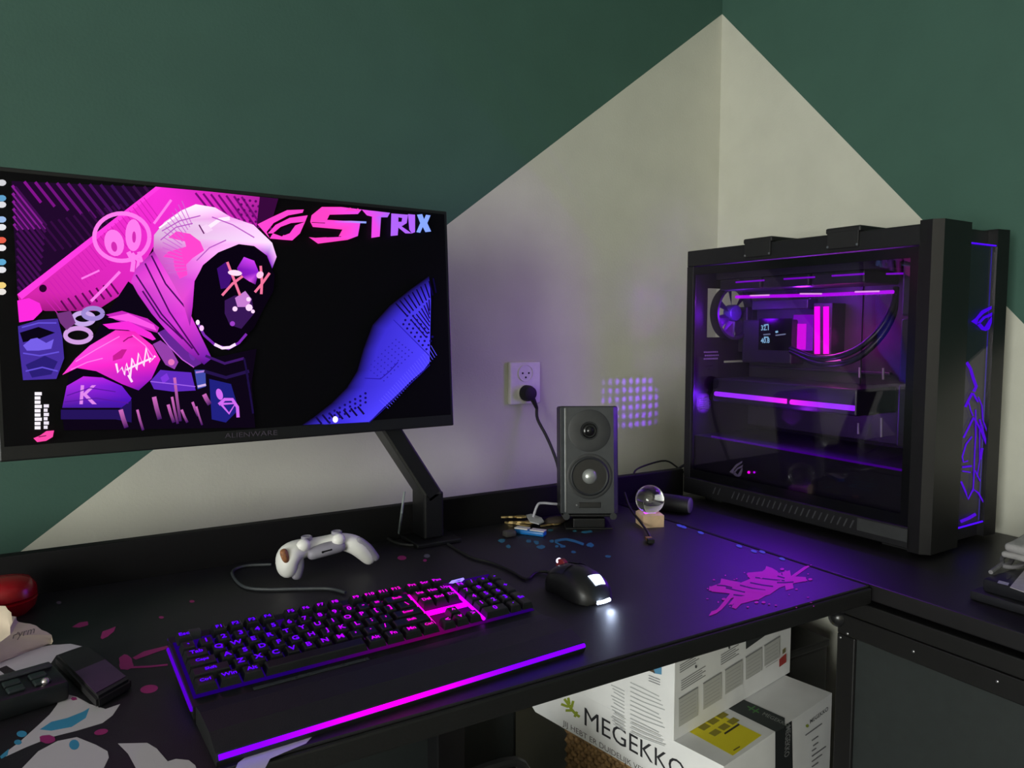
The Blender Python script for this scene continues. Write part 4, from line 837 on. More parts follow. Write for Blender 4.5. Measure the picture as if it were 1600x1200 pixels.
tp = [(cc * 0.15 + p * 0.85) for p in (base[3], base[2])] + [(base[2] * 0.45 + base[1] * 0.55) * 0.85 + cc * 0.15, (base[3] * 0.45 + base[0] * 0.55) * 0.85 + cc * 0.15]
q = MB(); q.prism([Vector((p.x, p.y, DZ + 0.0131)) for p in tp], (0, 0, 0.0008)); q.build('lid_window', mat('lid_reflection', rgb(72, 44, 80), 0.4), bx, off=O)  # purple reflection put into the colour of the lid window

# ------------------------------------------------------------------ computer tower
X0c, X1c, Y0c, Y1c, Z1c = -0.300, -0.045, -0.790, -0.216, 1.322
pc = thing('computer_tower', 'black computer tower with glass side and violet and magenta lighting', 'computer', ((X0c + X1c) / 2, (Y0c + Y1c) / 2, DZ)); O = pc.location.copy()
PROT = math.radians(1.8); PIV = Vector((X0c, Y0c, DZ)); RZ = Matrix.Rotation(PROT, 3, 'Z'); RI = RZ.transposed()
pc.location = PIV + RZ @ (O - PIV); pc.rotation_euler.z = PROT
CAMP = PIV + RI @ (CAM - PIV)
def ponx(px, py, x):                                             # pixel to a point in the tower's own unrotated frame
    d_ = RI @ ray(px, py); return CAMP + d_ * ((x - CAMP.x) / d_.x)
def pony(px, py, y):
    d_ = RI @ ray(px, py); return CAMP + d_ * ((y - CAMP.y) / d_.y)
PCM = mat('case_metal', rgb(17, 17, 19), 0.45, bump=0.05); PCB = mat('brushed_black', rgb(19, 18, 20), 0.36, 0.2, var=0.2, scale=20)
ZB, ZT = DZ + 0.012, Z1c
for x in (X0c + 0.03, X1c - 0.06):
    for y in (Y0c + 0.05, Y1c - 0.09): MB().box((x, y, DZ), (x + 0.03, y + 0.05, ZB), 0.002).build('foot', BLKRUB, pc, off=O)
MB().box((X0c, Y0c + 0.03, ZB), (X1c, Y1c, 0.79), 0.002).build('base', PCM, pc, off=O)
MB().box((X0c, Y0c + 0.02, ZT - 0.042), (X1c, Y1c, ZT - 0.006), 0.002).build('roof', PCM, pc, off=O)
MB().box((X1c - 0.004, Y0c + 0.03, 0.79), (X1c, Y1c, ZT - 0.042)).build('far_side_panel', PCM, pc, off=O)
MB().box((X0c, Y1c - 0.02, 0.79), (X0c + 0.012, Y1c, ZT - 0.042), 0.001).build('rear_pillar', PCM, pc, off=O)
# back panel with openings: fan, slots, small perforated vent
FZ, FX = 1.175, -0.165
bp = MB(); by0, by1 = Y1c - 0.004, Y1c
VX0, VX1, VZ0, VZ1 = -0.262, -0.218, 0.945, 0.975
for a, b_ in (((X0c + 0.012, 0.79), (VX0, 1.095)), ((VX1, 0.79), (X1c - 0.004, 1.055)), ((VX0, 0.79), (VX1, VZ0)), ((VX0, VZ1), (VX1, 1.095)), ((VX1, 1.055), (-0.235 + 0.06, 1.06)),
              ((X0c + 0.012, 1.095), (FX - 0.07, ZT - 0.042)), ((FX + 0.07, 1.095), (X1c - 0.004, ZT - 0.042)), ((FX - 0.07, 1.095), (FX + 0.07, FZ - 0.058)), ((FX - 0.07, FZ + 0.058), (FX + 0.07, ZT - 0.042)), ((VX1, 1.06), (X1c - 0.004, 1.095))):
    if b_[0] > a[0] and b_[1] > a[1]: bp.box((a[0], by0, a[1]), (b_[0], by1, b_[1]))
back = bp.build('back_panel', PCM, pc, off=O)
vg = MB(); nx, nz = 9, 6
for i in range(nx + 1):
    x = VX0 + (VX1 - VX0) * i / nx; vg.box((x - 0.0011, by0, VZ0), (x + 0.0011, by0 + 0.0012, VZ1))
for j in range(nz + 1):
    z = VZ0 + (VZ1 - VZ0) * j / nz; vg.box((VX0, by0, z - 0.0010), (VX1, by0 + 0.0012, z + 0.0010))
o = vg.build('vent_grille', PCM, back); o.location = (0, 0, 0); o.data.transform(Matrix.Translation(-O))
ld = bpy.data.lights.new('rear_led', 'SPOT'); ld.energy = 5.0; ld.color = (0.22, 0.02, 1.0); ld.shadow_soft_size = 0.0013; ld.spot_size = math.radians(46); ld.spot_blend = 0.6
lo_ = bpy.data.objects.new('rear_led', ld); COL.objects.link(lo_); lo_.parent = pc; lo_.location = Vector((-0.2295, -0.281, 0.9645)) - O
lo_.rotation_euler = (Vector((-0.275, 0, 0.945)) - Vector((-0.2295, -0.281, 0.9645))).to_track_quat('-Z', 'Y').to_euler()
# side glass
MB().box((X0c, Y0c + 0.035, 0.792), (X0c + 0.004, Y1c - 0.021, ZT - 0.044)).build('side_glass', glass_pane('smoked_glass', (0.80, 0.78, 0.82, 1)), pc, off=O)
sf = MB(); g0, g1, h0, h1 = Y0c + 0.035, Y1c - 0.021, 0.792, ZT - 0.044
for a, b_ in (((g0, h0), (g0 + 0.014, h1)), ((g1 - 0.006, h0), (g1, h1)), ((g0 + 0.014, h0), (g1 - 0.006, h0 + 0.02)), ((g0 + 0.014, h1 - 0.018), (g1 - 0.006, h1))): sf.box((X0c - 0.0006, a[0], a[1]), (X0c - 0.0001, b_[0], b_[1]))
sf.build('glass_border', mat('glass_border', rgb(9, 9, 11), 0.2), pc, off=O)
# front: corner pillar, left trim, recessed glass, right trim
MB().prism([(X0c, Y0c + 0.035, ZB - 0.004), (X0c, Y0c + 0.014, ZB - 0.004), (X0c + 0.012, Y0c, ZB - 0.004), (X0c + 0.10, Y0c, ZB - 0.004), (X0c + 0.10, Y0c + 0.035, ZB - 0.004)], (0, 0, ZT - ZB + 0.004)).build('front_trim', PCB, pc, off=O)
MB().prism([(X1c - 0.055, Y0c + 0.035, ZB), (X1c - 0.055, Y0c + 0.004, ZB), (X1c - 0.02, Y0c, ZB), (X1c, Y0c + 0.012, ZB), (X1c, Y0c + 0.035, ZB)], (0, 0, ZT - ZB - 0.004)).build('front_trim', PCB, pc, off=O)
fx0, fx1 = X0c + 0.10, X1c - 0.055
MB().box((fx0, Y0c + 0.016, ZB), (fx1, Y0c + 0.03, ZT - 0.03)).build('front_core', mat('front_dark', rgb(16, 14, 20), 0.5), pc, off=O)
MB().box((fx0, Y0c + 0.008, ZB + 0.03), (fx1, Y0c + 0.011, ZT - 0.034)).build('front_glass', glass_pane('front_glass', (0.8, 0.78, 0.85, 1)), pc, off=O)
YG = Y0c + 0.012
VIO = rgb(78, 10, 255)
def fgl(name, pts, r, strength, colr=VIO, mn='front_glow'):
    q = MB(); q.tube(pts, r, 8, smooth=1); return q.build(name, emit(mn, colr, strength), pc, off=O)
fgl('front_light', [(fx0 + 0.002, Y0c + 0.006, ZT - 0.034), (fx1 - 0.002, Y0c + 0.006, ZT - 0.034)], 0.0014, 1.2)
fgl('front_light', [(fx0 + 0.002, Y0c + 0.006, ZB + 0.028), (fx1 - 0.002, Y0c + 0.006, ZB + 0.028)], 0.0016, 1.2)
fgl('front_light', [(fx1 - 0.001, Y0c + 0.013, ZB + 0.03), (fx1 - 0.001, Y0c + 0.013, ZT - 0.036)], 0.0009, 0.35, mn='front_edge_glow')
D = Decal(lambda x, y: pony(x, y, Y0c + 0.0078), (0, -1, 0), base=0.0004)
def eye(Dc, ox, oy, s, sk, col, hole):
    f = lambda a, b_: (ox + s * a, oy + s * b_ + sk * s * a)
    Dc.poly([f(-14, 6), (ox + s * -8, oy + s * 0), f(0, -10), f(14, -18), f(14, -14), f(3, -6), f(-4, 2), f(-6, 10)], col)
    Dc.poly([f(-6, 8), f(2, -2), f(16, -10), f(14, -4), f(5, 0), f(-1, 7)], col)
    Dc.poly([f(-6, 10), f(-1, 7), f(4, 12), f(9, 4), f(14, -4), f(15, 2), f(11, 14), f(6, 17), f(0, 16)], col)
eye(D, 1533, 497, 1.15, 0.1, VIO, None)
D.build('front_emblem', emit_attr('front_art_glow', 0.75), pc, off=O)
D = Decal(lambda x, y: pony(x, y, Y0c + 0.0078), (0, -1, 0), base=0.0004)
for pts, wd in (([(1510, 566), (1516, 576), (1520, 590), (1525, 604), (1521, 612)], 5), ([(1519, 614), (1513, 625), (1508, 636)], 4), ([(1520, 614), (1524, 622), (1528, 628)], 3), ([(1513, 628), (1516, 640), (1520, 650)], 2), ([(1528, 620), (1534, 634), (1535, 655), (1544, 680)], 2),
                ([(1521, 652), (1513, 668), (1505, 684)], 3), ([(1524, 640), (1524, 680), (1522, 720), (1521, 750), (1520, 768)], 2), ([(1530, 655), (1540, 690), (1549, 715), (1548, 752), (1546, 775)], 3), ([(1522, 654), (1532, 672), (1541, 694), (1549, 714)], 3),
                ([(1518, 682), (1509, 694), (1503, 714), (1505, 722), (1512, 720)], 2.4), ([(1503, 730), (1518, 728)], 3), ([(1503, 736), (1516, 738)], 2), ([(1501, 752), (1508, 768), (1512, 780), (1520, 764), (1528, 770), (1538, 788), (1545, 772)], 3), ([(1523, 735), (1531, 752)], 2), ([(1500, 815), (1512, 810), (1524, 803)], 5), ([(1530, 665), (1530, 720), (1526, 745)], 1.6), ([(1534, 700), (1531, 718)], 4)):
    D.line(pts, wd, rgb(92, 20, 235))
D.build('front_line_art', emit_attr('front_art_glow', 0.75), pc, off=O)
# top straps
for pa, pb in ((1163, 1208), (1291, 1346)):
    ya = ponx(pb, 380, X0c).y; yb = ponx(pa, 380, X0c).y
    s_ = MB().box((X0c - 0.004, ya, ZT - 0.006), (X1c, yb, ZT + 0.005), 0.003).build('carry_strap', BLKRUB, pc, off=O)
    q = MB().box((X0c - 0.004, ya + 0.004, ZT - 0.034), (X0c + 0.0, yb - 0.004, ZT - 0.003), 0.001).build('strap_flap', BLKRUB, pc, off=O)
    for yy in (ya + 0.006, yb - 0.006): MB().lathe([(0.0022, 0), (0.0022, 0.001)], 10, Matrix.Translation((X0c - 0.004, yy, ZT - 0.030)) @ Matrix.Rotation(-PI / 2, 4, 'Y')).build('strap_screw', STEEL, pc, off=O)
# slanted slits in the base
for i in range(26):
    y = -0.31 - i * 0.0135
    if i == 2 or i == 3: continue
    MB().prism([(X0c - 0.0006, y, 0.765), (X0c - 0.0006, y + 0.003, 0.765), (X0c - 0.0006, y - 0.004, 0.781), (X0c - 0.0006, y - 0.007, 0.781)], (0.0012, 0, 0)).build('slit', mat('slit_grey', rgb(52, 52, 56), 0.5), pc, off=O)
MB().box((X0c - 0.0008, -0.755, 0.764), (X0c + 0.001, -0.66, 0.787)).build('base_plate', mat('plate_grey', rgb(46, 47, 48), 0.45), pc, off=O)
# ---- interior
INB = mat('interior_black', rgb(52, 50, 58), 0.5); IND = mat('interior_dark', rgb(40, 38, 44), 0.5)
XT = -0.085
MB().box((XT, Y0c + 0.05, 0.90), (X1c - 0.004, Y1c - 0.005, ZT - 0.045)).build('board_tray', IND, pc, off=O)
mb_ = MB().box((XT - 0.003, -0.52, 0.955), (XT, Y1c - 0.012, 1.235)).build('motherboard', INB, pc, off=O)
YP = ponx
def boxpx(x0, x1, pa, pb, name, m, parent=pc, bev=0.0):     # box between two pixels on its near plane x0, running back to x1
    a, b_ = YP(pa[0], pa[1], x0), YP(pb[0], pb[1], x0)
    lo = (x0, min(a.y, b_.y), min(a.z, b_.z)); hi = (x1, max(a.y, b_.y), max(a.z, b_.z))
    return MB().box(lo, hi, bev).build(name, m, parent, off=O)
MGE, PUE, VIE = emit('led_magenta', (1.0, 0.0, 0.85, 1), 1.6), emit('led_purple', (0.55, 0.0, 1.0, 1), 1.3), emit('led_violet', (0.25, 0.0, 0.9, 1), 0.7)
# radiator with fans under the roof
MB().box((-0.235, -0.66, 1.252), (-0.10, -0.245, 1.277)).build('radiator', IND, pc, off=O)
for i in range(3):
    y = -0.31 - i * 0.122
    fr = MB().box((-0.23, y - 0.059, 1.226), (-0.11, y + 0.059, 1.2515), 0.004).build('top_fan', IND, pc, off=O)
for px0, px1, py0, py1, x, m in ((1150, 1278, 464, 461, -0.232, PUE), (1278, 1396, 461, 456, -0.232, PUE)):
    q = MB(); q.tube([YP(px0, py0, x), YP(px1, py1, x)], 0.0034, 8, smooth=1); q.build('fan_light', m, pc, off=O)
for px0, px1, py0, py1 in ((1172, 1202, 462, 461), (1250, 1284, 459, 459), (1336, 1374, 456, 455)):
    q = MB(); q.tube([YP(px0, py0, -0.2355), YP(px1, py1, -0.2355)], 0.0014, 8, smooth=1); q.build('fan_light_core', emit('led_core', (1.0, 0.45, 1.0, 1), 1.4), pc, off=O)
for px0, px1, py0, py1 in ((1150, 1194, 441, 438), (1225, 1273, 436, 433), (1300, 1350, 431, 428), (1385, 1425, 428, 427)):
    q = MB(); q.tube([YP(px0, py0, -0.2385), YP(px1, py1, -0.2385)], 0.0018, 8, smooth=1); q.build('radiator_light', emit('led_violet_bright', (0.35, 0.0, 1.0, 1), 0.8), pc, off=O)
# processor cooler with display, cover glow, memory
boxpx(-0.135, XT - 0.003, (1160, 500), (1236, 570), 'cooler_block', IND, bev=0.004)
boxpx(-0.1358, -0.135, (1186, 498), (1236, 548), 'cooler_screen', mat('lcd_black', rgb(8, 8, 12), 0.2))
D = Decal(lambda x, y: ponx(x, y, -0.1358), (-1, 0, 0), base=0.0006); CYL = rgb(150, 205, 240)
D.text('32.1', (1189, 516), (8.0, -0.2), (0, -11), CYL, bold=0.02); D.text('40.8', (1189, 536), (8.0, -0.2), (0, -11), CYL, bold=0.02)
D.line([(1194, 508), (1201, 507)], 2, CYL); D.line([(1194, 527), (1201, 527)], 2, CYL); D.line([(1193, 523), (1204, 522)], 2, rgb(110, 120, 150)); D.line([(1212, 519), (1216, 518)], 3, CYL); D.line([(1212, 524), (1228, 522)], 2, rgb(120, 130, 160))
D.build('display_digits', emit_attr('lcd_glow', 1.2), pc, off=O)
boxpx(-0.115, XT - 0.003, (1240, 492), (1263, 548), 'pump_cover', emit('cover_glow', (0.42, 0.0, 1.0, 1), 0.7))
boxpx(-0.117, -0.115, (1246, 506), (1258, 546), 'pump_emblem', emit('cover_emblem', (0.9, 0.0, 1.0, 1), 1.2))
for xa, xb in ((1272, 1284), (1286, 1298)):
    r_ = boxpx(-0.135, XT - 0.003, (xa, 474), (xb, 556), 'memory_stick', INB)
    q = MB(); q.tube([YP((xa + xb) / 2 - 1, 479, -0.136), YP((xa + xb) / 2 - 1, 553, -0.136)], 0.0062, 10, smooth=1); q.build('memory_light', emit('ram_glow', (1.0, 0.0, 0.72, 1), 2.2), pc, off=O)
boxpx(-0.135, XT - 0.003, (1283, 562), (1293, 569), 'slot_latch', emit('latch_glow', (1.0, 0.1, 0.8, 1), 1.2))
boxpx(-0.125, XT - 0.003, (1175, 470), (1262, 482), 'heat_sink', mat('heat_sink', rgb(60, 58, 70), 0.4), bev=0.002)
boxpx(-0.125, XT - 0.003, (1150, 480), (1166, 550), 'io_cover', IND, bev=0.002)
q = MB(); q.prism([YP(1164, 528, -0.127), YP(1168, 526, -0.127), YP(1181, 543, -0.127), YP(1180, 550, -0.127), YP(1174, 552, -0.127)], (0.002, 0, 0)); q.build('io_light', emit('io_glow', (0.5, 0.0, 1.0, 1), 1.3), pc, off=O)
boxpx(-0.098, XT - 0.003, (1170, 574), (1390, 582), 'board_heat_sink', mat('heat_sink2', rgb(50, 40, 62), 0.4), bev=0.001)
# graphics card
ga, gb_ = YP(1113, 612, -0.225), YP(1338, 648, -0.225)
gz0, gz1 = min(ga.z, gb_.z) , YP(1113, 590, -0.225).z
gpu = MB().box((-0.225, gb_.y, gz0 - 0.004), (XT - 0.003, ga.y, gz0 + 0.050), 0.004).build('graphics_card', mat('gpu_black', rgb(30, 28, 38), 0.35), pc, off=O)
for i in range(3):
    q = MB(); q.lathe([(0.0, 0), (0.036, 0), (0.036, -0.002), (0.0, -0.002)], 28, Matrix.Translation((-0.15, gb_.y + 0.047 + i * 0.092, gz0 - 0.005))); fo = q.build('card_fan', IND, gpu); fo.data.transform(Matrix.Translation(-O))
for (pa, pb) in (((1118, 615), (1229, 627)), ((1236, 628), (1335, 638))):
    A_, B_ = YP(pa[0], pa[1], -0.2265), YP(pb[0], pb[1], -0.2265); zz = (A_.z + B_.z) / 2
    qs = []; n = 14
    q = MB(); q.tube([A_.lerp(B_, i / n) for i in range(n + 1)], 0.0054, 8, smooth=1); so_ = q.build('card_light', emit_attr('card_glow', 1.9), gpu)
    so_.data.transform(Matrix.Translation(-O)); at = so_.data.color_attributes.new('Col', 'FLOAT_COLOR', 'POINT'); mid = YP(1232, 628, -0.2265).y
    for i, v in enumerate(so_.data.vertices):
        t = max(0.0, 1 - abs(v.co.y + O.y - mid) / 0.10) ** 1.3; at.data[i].color = (0.30 + 0.6 * t, 0.02, 1.0 - 0.2 * t, 1)
# power supply shroud with emblem and edge light
shz = YP(1115, 684, -0.27).z
shr = MB().box((-0.272, Y0c + 0.06, 0.791), (X1c - 0.005, Y1c - 0.005, shz), 0.002).build('power_shroud', mat('shroud_black', rgb(24, 23, 27), 0.4), pc, off=O)
q = MB(); q.tube([YP(1112, 682, -0.2735), YP(1422, 737, -0.2735)], 0.0022, 8, smooth=1); q.build('shroud_light', emit('shroud_glow', (0.20, 0.0, 0.85, 1), 0.30), pc, off=O)
D = Decal(lambda x, y: ponx(x, y, -0.272), (-1, 0, 0), base=0.0006); eye(D, 1150, 733, 0.72, 0.0, rgb(120, 116, 124), None); D.build('shroud_emblem', PRINT, pc, off=O)
for px, r, m in ((1170, 0.0030, MGE), (1178.5, 0.0024, PUE)): MB().ball(YP(px, 738, -0.274) - O, r).build('indicator_light', m, pc)
# rear fan, slot covers
fm = Matrix.Translation((FX, Y1c - 0.018, FZ)) @ Matrix.Rotation(PI / 2, 4, 'X')
rf = MB().lathe([(0.058, -0.012), (0.064, -0.012), (0.064, 0.012), (0.058, 0.012)], 40, fm, close=True).build('rear_fan', IND, pc, True, off=O)
hb = MB().lathe([(0.0, 0.0125), (0.018, 0.0125), (0.020, 0.010), (0.020, -0.010), (0, -0.010)], 24, fm).build('hub', mat('fan_hub', rgb(60, 50, 90), 0.4), rf, True); hb.data.transform(Matrix.Translation(-O))
for i in range(7):
    q = MB(); bl = [(0.018, -0.006, -0.006), (0.056, -0.016, -0.008), (0.057, 0.012, 0.007), (0.018, 0.006, 0.006)]
    q.prism([Vector(p) for p in bl], (0, 0, 0.0015), M=fm @ Matrix.Rotation(i * 2 * PI / 7, 4, 'Z')); o = q.build('blade', mat('fan_blade', rgb(34, 32, 44), 0.4), rf); o.data.transform(Matrix.Translation(-O))
sl = MB()
for i in range(5): sl.box((-0.225 + i * 0.012, by0, 1.062), (-0.218 + i * 0.012, by1, 1.09))
q = MB()
for i in range(8):
    for j in range(3): q.lathe([(0.0022, 0), (0.0022, 0.001)], 6, Matrix.Translation((-0.243 + i * 0.0062 + (j % 2) * 0.003, by0 - 0.0005, 1.066 + j * 0.008)) @ Matrix.Rotation(PI / 2, 4, 'X'))
q.build('slot_perforation', mat('perforation_grey', rgb(150, 148, 150), 0.5), pc, off=O)
# front fans and cable combs seen through the glass
for i in range(3): MB().box((-0.27, Y0c + 0.055, 0.925 + i * 0.118), (-0.15, Y0c + 0.08, 1.038 + i * 0.118), 0.004).build('front_fan', IND, pc, off=O)
for px, ya, yb, x in ((1343, 574, 590, -0.11), (1380, 575, 593, -0.11), (1341, 661, 678, -0.11), (1377, 653, 683, -0.11)):
    q = MB(); q.tube([YP(px, ya, x), YP(px, yb, x)], 0.0022, 6, smooth=1); q.build('cable_comb', mat('comb_grey', rgb(150, 146, 150), 0.5), pc, off=O)
for off_ in (0, 14):
    q = MB(); q.tube([YP(1236, 545 + off_ * 0.3, -0.15), YP(1280, 560 + off_ * 0.6, -0.20), YP(1330, 550 + off_, -0.21), YP(1370, 520 + off_, -0.20), YP(1395, 480 + off_, -0.18), YP(1400, 450, -0.16)], 0.0062, 10); q.build('coolant_tube', mat('tube_black', rgb(30, 28, 34), 0.35), pc, True, off=O)
def led_bar(name, A_, B_, power, color, h=0.006):               # light bar facing the side glass
    ld = bpy.data.lights.new(name, 'AREA'); ld.shape = 'RECTANGLE'; ld.size = abs(A_.y - B_.y); ld.size_y = h; ld.energy = power; ld.color = color
    o = bpy.data.objects.new(name, ld); COL.objects.link(o); o.parent = pc; o.location = (A_ + B_) / 2 - O
    z_ = Vector((1, 0, 0.35)).normalized(); x_ = Vector((0, 1, 0)); y_ = z_.cross(x_); o.rotation_euler = Matrix((x_, y_, z_)).transposed().to_euler()
led_bar('card_bar', YP(1118, 619, -0.231), YP(1335, 641, -0.231), 1.7, (0.17, 0.015, 1.0))
led_bar('fan_bar', YP(1150, 467, -0.236), YP(1396, 461, -0.236), 1.5, (0.40, 0.06, 1.0))
point_light('case_led', (-0.20, -0.45, 1.215), (0.34, 0.02, 1.0), 0.9, 0.02, pc, O)
point_light('memory_led', (-0.18, -0.50, 1.12), (1.0, 0.03, 0.75), 0.3, 0.02, pc, O)
point_light('card_led', (-0.255, -0.47, 0.955), (0.36, 0.02, 1.0), 0.5, 0.02, pc, O)
point_light('rear_fan_led', (-0.20, -0.27, 1.17), (0.22, 0.0, 1.0), 0.5, 0.015, pc, O)

# ------------------------------------------------------------------ things on the side desk at the right
c = onz(1585, 938, DZ); nb_ = thing('black_notebook_box', 'flat black box with rounded lid lying at the right edge', 'box', (c.x, c.y, DZ)); O = c
a, b_ = onz(1514, 936, DZ), onz(1600, 962, DZ); t = (b_ - a); t.z = 0; t.normalize(); LM = frame(Vector((a.x, a.y, DZ)), t, UPZ.cross(t), UPZ)
MB().box((0.0, 0, 0), (0.30, 0.20, 0.014), 0.003, M=LM).build('tray', mat('tray_black', rgb(30, 30, 34), 0.4), nb_, True, off=O)
MB().box((0.012, 0.010, 0.0142), (0.29, 0.19, 0.034), 0.004, M=LM).build('lid', mat('lid_black', rgb(26, 26, 30), 0.35), nb_, True, off=O)
zt = DZ + 0.0341
D = Decal(lambda x, y: onz(x, y, zt), UPZ, base=0.0002); D.poly([(1558, 911), (1561, 907), (1577, 911), (1575, 915)], rgb(170, 165, 185)); D.ring(1566, 893, 5, 2.6, 0.8, rgb(80, 78, 84)); D.line([(1573, 905), (1580, 899)], 3, rgb(62, 60, 66)); D.build('lid_print', PRINT, nb_, off=O)
pp = thing('paper_sheet', 'grey sheet of paper lying on the flat black box', 'paper', onz(1595, 915, zt)); O = pp.location.copy()
MB().prism([onz(x, y, zt + 0.0008) for x, y in ((1578, 918), (1600, 892), (1650, 905), (1640, 940))], (0, 0, 0.0008)).build('sheet', mat('paper_grey', rgb(176, 170, 176), 0.8), pp, off=O)
cl = thing('folded_cloth', 'folded light grey cloth on top of the flat black box', 'cloth', onz(1605, 890, zt)); O = cl.location.copy()
clm = mat('cloth_grey', rgb(152, 150, 150), 0.9, bump=0.5, bscale=900)
a, b_ = onz(1563, 861, zt + 0.022), onz(1600, 871, zt + 0.022); t = (b_ - a); t.z = 0; t.normalize(); w_ = UPZ.cross(t)
for k, (dz, hh, back) in enumerate(((0.0, 0.010, 0.16), (0.0105, 0.014, 0.17))):     # lower and upper layer of the fold
    LM = frame(Vector((a.x, a.y, zt + 0.012 + dz)) + t * 0.004 * k, t, w_, UPZ) @ Matrix.Rotation(math.radians(5 + 7 * k), 4, 'X')
    q = MB(); q.box((0, 0, 0), (0.18, back, hh), hh * 0.48, 4, M=LM)
    bmesh.ops.subdivide_edges(q.bm, edges=[e_ for e_ in q.bm.edges if e_.calc_length() > 0.05], cuts=10, use_grid_fill=True)
    for v in q.bm.verts: v.co.z += 0.0022 * math.sin(v.co.x * 70 + k) * math.cos(v.co.y * 60)
    q.build('fold', clm, cl, True, off=O)
pts = [onz(x, y, zt + 0.004) for x, y in ((1548, 894), (1558, 887), (1566, 880), (1566, 872), (1574, 868), (1582, 872), (1578, 880), (1568, 884), (1580, 886), (1594, 884), (1606, 878))]
cb = thing('cloth_cord', 'pale grey cord looped under the folded cloth', 'cord', pts[4]); O = cb.location.copy()
MB().tube(pts, 0.0032, 8).build('cord', mat('cord_grey', rgb(112, 110, 114), 0.8), cb, True, off=O)

# ------------------------------------------------------------------ flight case under the side desk
fc = thing('flight_case', 'black flight case with ball corners and rivets under the side table', 'flight case', (-0.28, -1.3, 0)); O = fc.location.copy()
CX, CY1, CY0 = -0.497, -0.762, -1.9
pan = mat('case_panel', rgb(33, 38, 38), 0.55, var=0.1, bump=0.1); rl = mat('case_rail', rgb(15, 14, 15), 0.42)
MB().box((CX + 0.006, CY0, 0.03), (-0.03, CY1 - 0.006, 0.646)).build('panel', pan, fc, off=O)
MB().box((CX, CY0, 0.646), (-0.02, CY1, 0.680), 0.002).build('body_rail', rl, fc, off=O); MB().box((CX - 0.002, CY0, 0.682), (-0.02, CY1 + 0.002, 0.7085), 0.002).build('lid_rail', rl, fc, off=O)
MB().box((CX, CY1 - 0.032, 0.03), (CX + 0.03, CY1, 0.646), 0.002).build('corner_rail', rl, fc, off=O); MB().box((CX, CY0, 0.0), (-0.02, CY1, 0.03), 0.002).build('bottom_rail', rl, fc, off=O)
MB().ball(Vector((CX + 0.006, CY1 + 0.002, 0.670)) - O, 0.0165).build('ball_corner', mat('ball_black', rgb(24, 24, 26), 0.25), fc, True)
for px, py in ((1313, 996), (1324, 990), (1427, 1018), (1558, 1065)):
    p = onx(px, py, CX); MB().ball(Vector((CX, p.y, p.z)) - O, (0.0012, 0.0022, 0.0022), seg=10).build('rivet', STEEL, fc, True)
for i in range(5): MB().ball(Vector((CX, -1.13 - i * 0.113, 0.660)) - O, (0.0012, 0.0022, 0.0022), seg=10).build('rivet', STEEL, fc, True)

# ------------------------------------------------------------------ cardboard boxes under the desk
ZBX = 0.40
c0 = onz(1132, 1197, ZBX); c1 = onz(1300, 1083, ZBX); e1 = (c1 - c0); e1.z = 0; LB = e1.length; e1.normalize(); e2 = UPZ.cross(e1)
BM = frame(Vector((c0.x, c0.y, 0)), e1, e2, UPZ)                 # local x along the label side, y along the lettered side
LY = 0.55; O = BM @ Vector((LB / 2, LY / 2, 0))
bx = thing('parcel_box', 'large white shipping carton with dark tape, yellow label and black lettering', 'carton', O)
MB().box((0.11, 0, 0), (LB, 0.38, ZBX - 0.004), M=BM).build('carton_body', CARD, bx, off=O)
MB().box((0.0, 0, 0), (0.11, 0.012, ZBX - 0.004), M=BM).build('side_flap', CARD, bx, off=O)
MB().box((0, 0, ZBX - 0.004), (LB, LY, ZBX), M=BM).build('lid', CARD, bx, off=O)
MB().prism([BM @ Vector((-0.0015, 0.0, ZBX)), BM @ Vector((-0.0015, LY, ZBX)), BM @ Vector((-0.0015, LY, ZBX - 0.030)), BM @ Vector((-0.0015, LY - 0.008, ZBX - 0.042)), BM @ Vector((-0.0015, LY - 0.08, ZBX - 0.095)), BM @ Vector((-0.0015, 0.0, ZBX - 0.095))], e1 * 0.0015).build('front_flap', CARD, bx, off=O)
PF = BM @ Vector((-0.0015, 0, ZBX))
D = Decal(lambda x, y: onplane(x, y, PF, e1), -e1, base=0.0004); TK = rgb(44, 44, 48); GRN = rgb(150, 165, 50)
D.text('MEGEKKO', (911, 1131), (34.5, 19.5), (0, -40), TK)
D.text('JIJ HEBT ER DUIDELIJK VERSTAND VAN', (880, 1133), (11.0, 6.6), (0, -12), rgb(110, 106, 104))
for pts in ([(882, 1092), (888, 1100), (893, 1108), (900, 1116), (906, 1120)], [(877, 1100), (887, 1104), (896, 1102)], [(888, 1090), (890, 1100)], [(896, 1095), (893, 1106)], [(884, 1110), (894, 1110)], [(898, 1120), (902, 1112)]): D.line(pts, 4, GRN)
D.build('printed_lettering', PRINT, bx, off=O)
D = Decal(lambda x, y: onz(x, y, ZBX), UPZ, base=0.0004)
D.poly([(1132, 1158), (1153, 1151), (1232, 1133), (1226, 1144), (1215, 1146)], rgb(205, 204, 205)) if False else None
D.poly([(1076, 1143), (1120, 1114), (1190, 1149), (1145, 1181)], rgb(240, 224, 14))
for i in range(3):
    for j in range(2): D.poly([(1090 + i * 14 + j * 17, 1137 - i * 9 + j * 9), (1101 + i * 14 + j * 17, 1130 - i * 9 + j * 9), (1111 + i * 14 + j * 17, 1135 - i * 9 + j * 9), (1100 + i * 14 + j * 17, 1142 - i * 9 + j * 9)], rgb(150, 138, 20))
D.line([(1132, 1147), (1155, 1132)], 3, rgb(50, 46, 20)); D.line([(1146, 1173), (1156, 1167)], 2, rgb(110, 100, 20))
D.build('yellow_label', PRINT, bx, off=O)
D = Decal(lambda x, y: onz(x, y, ZBX), UPZ, base=0.0006)
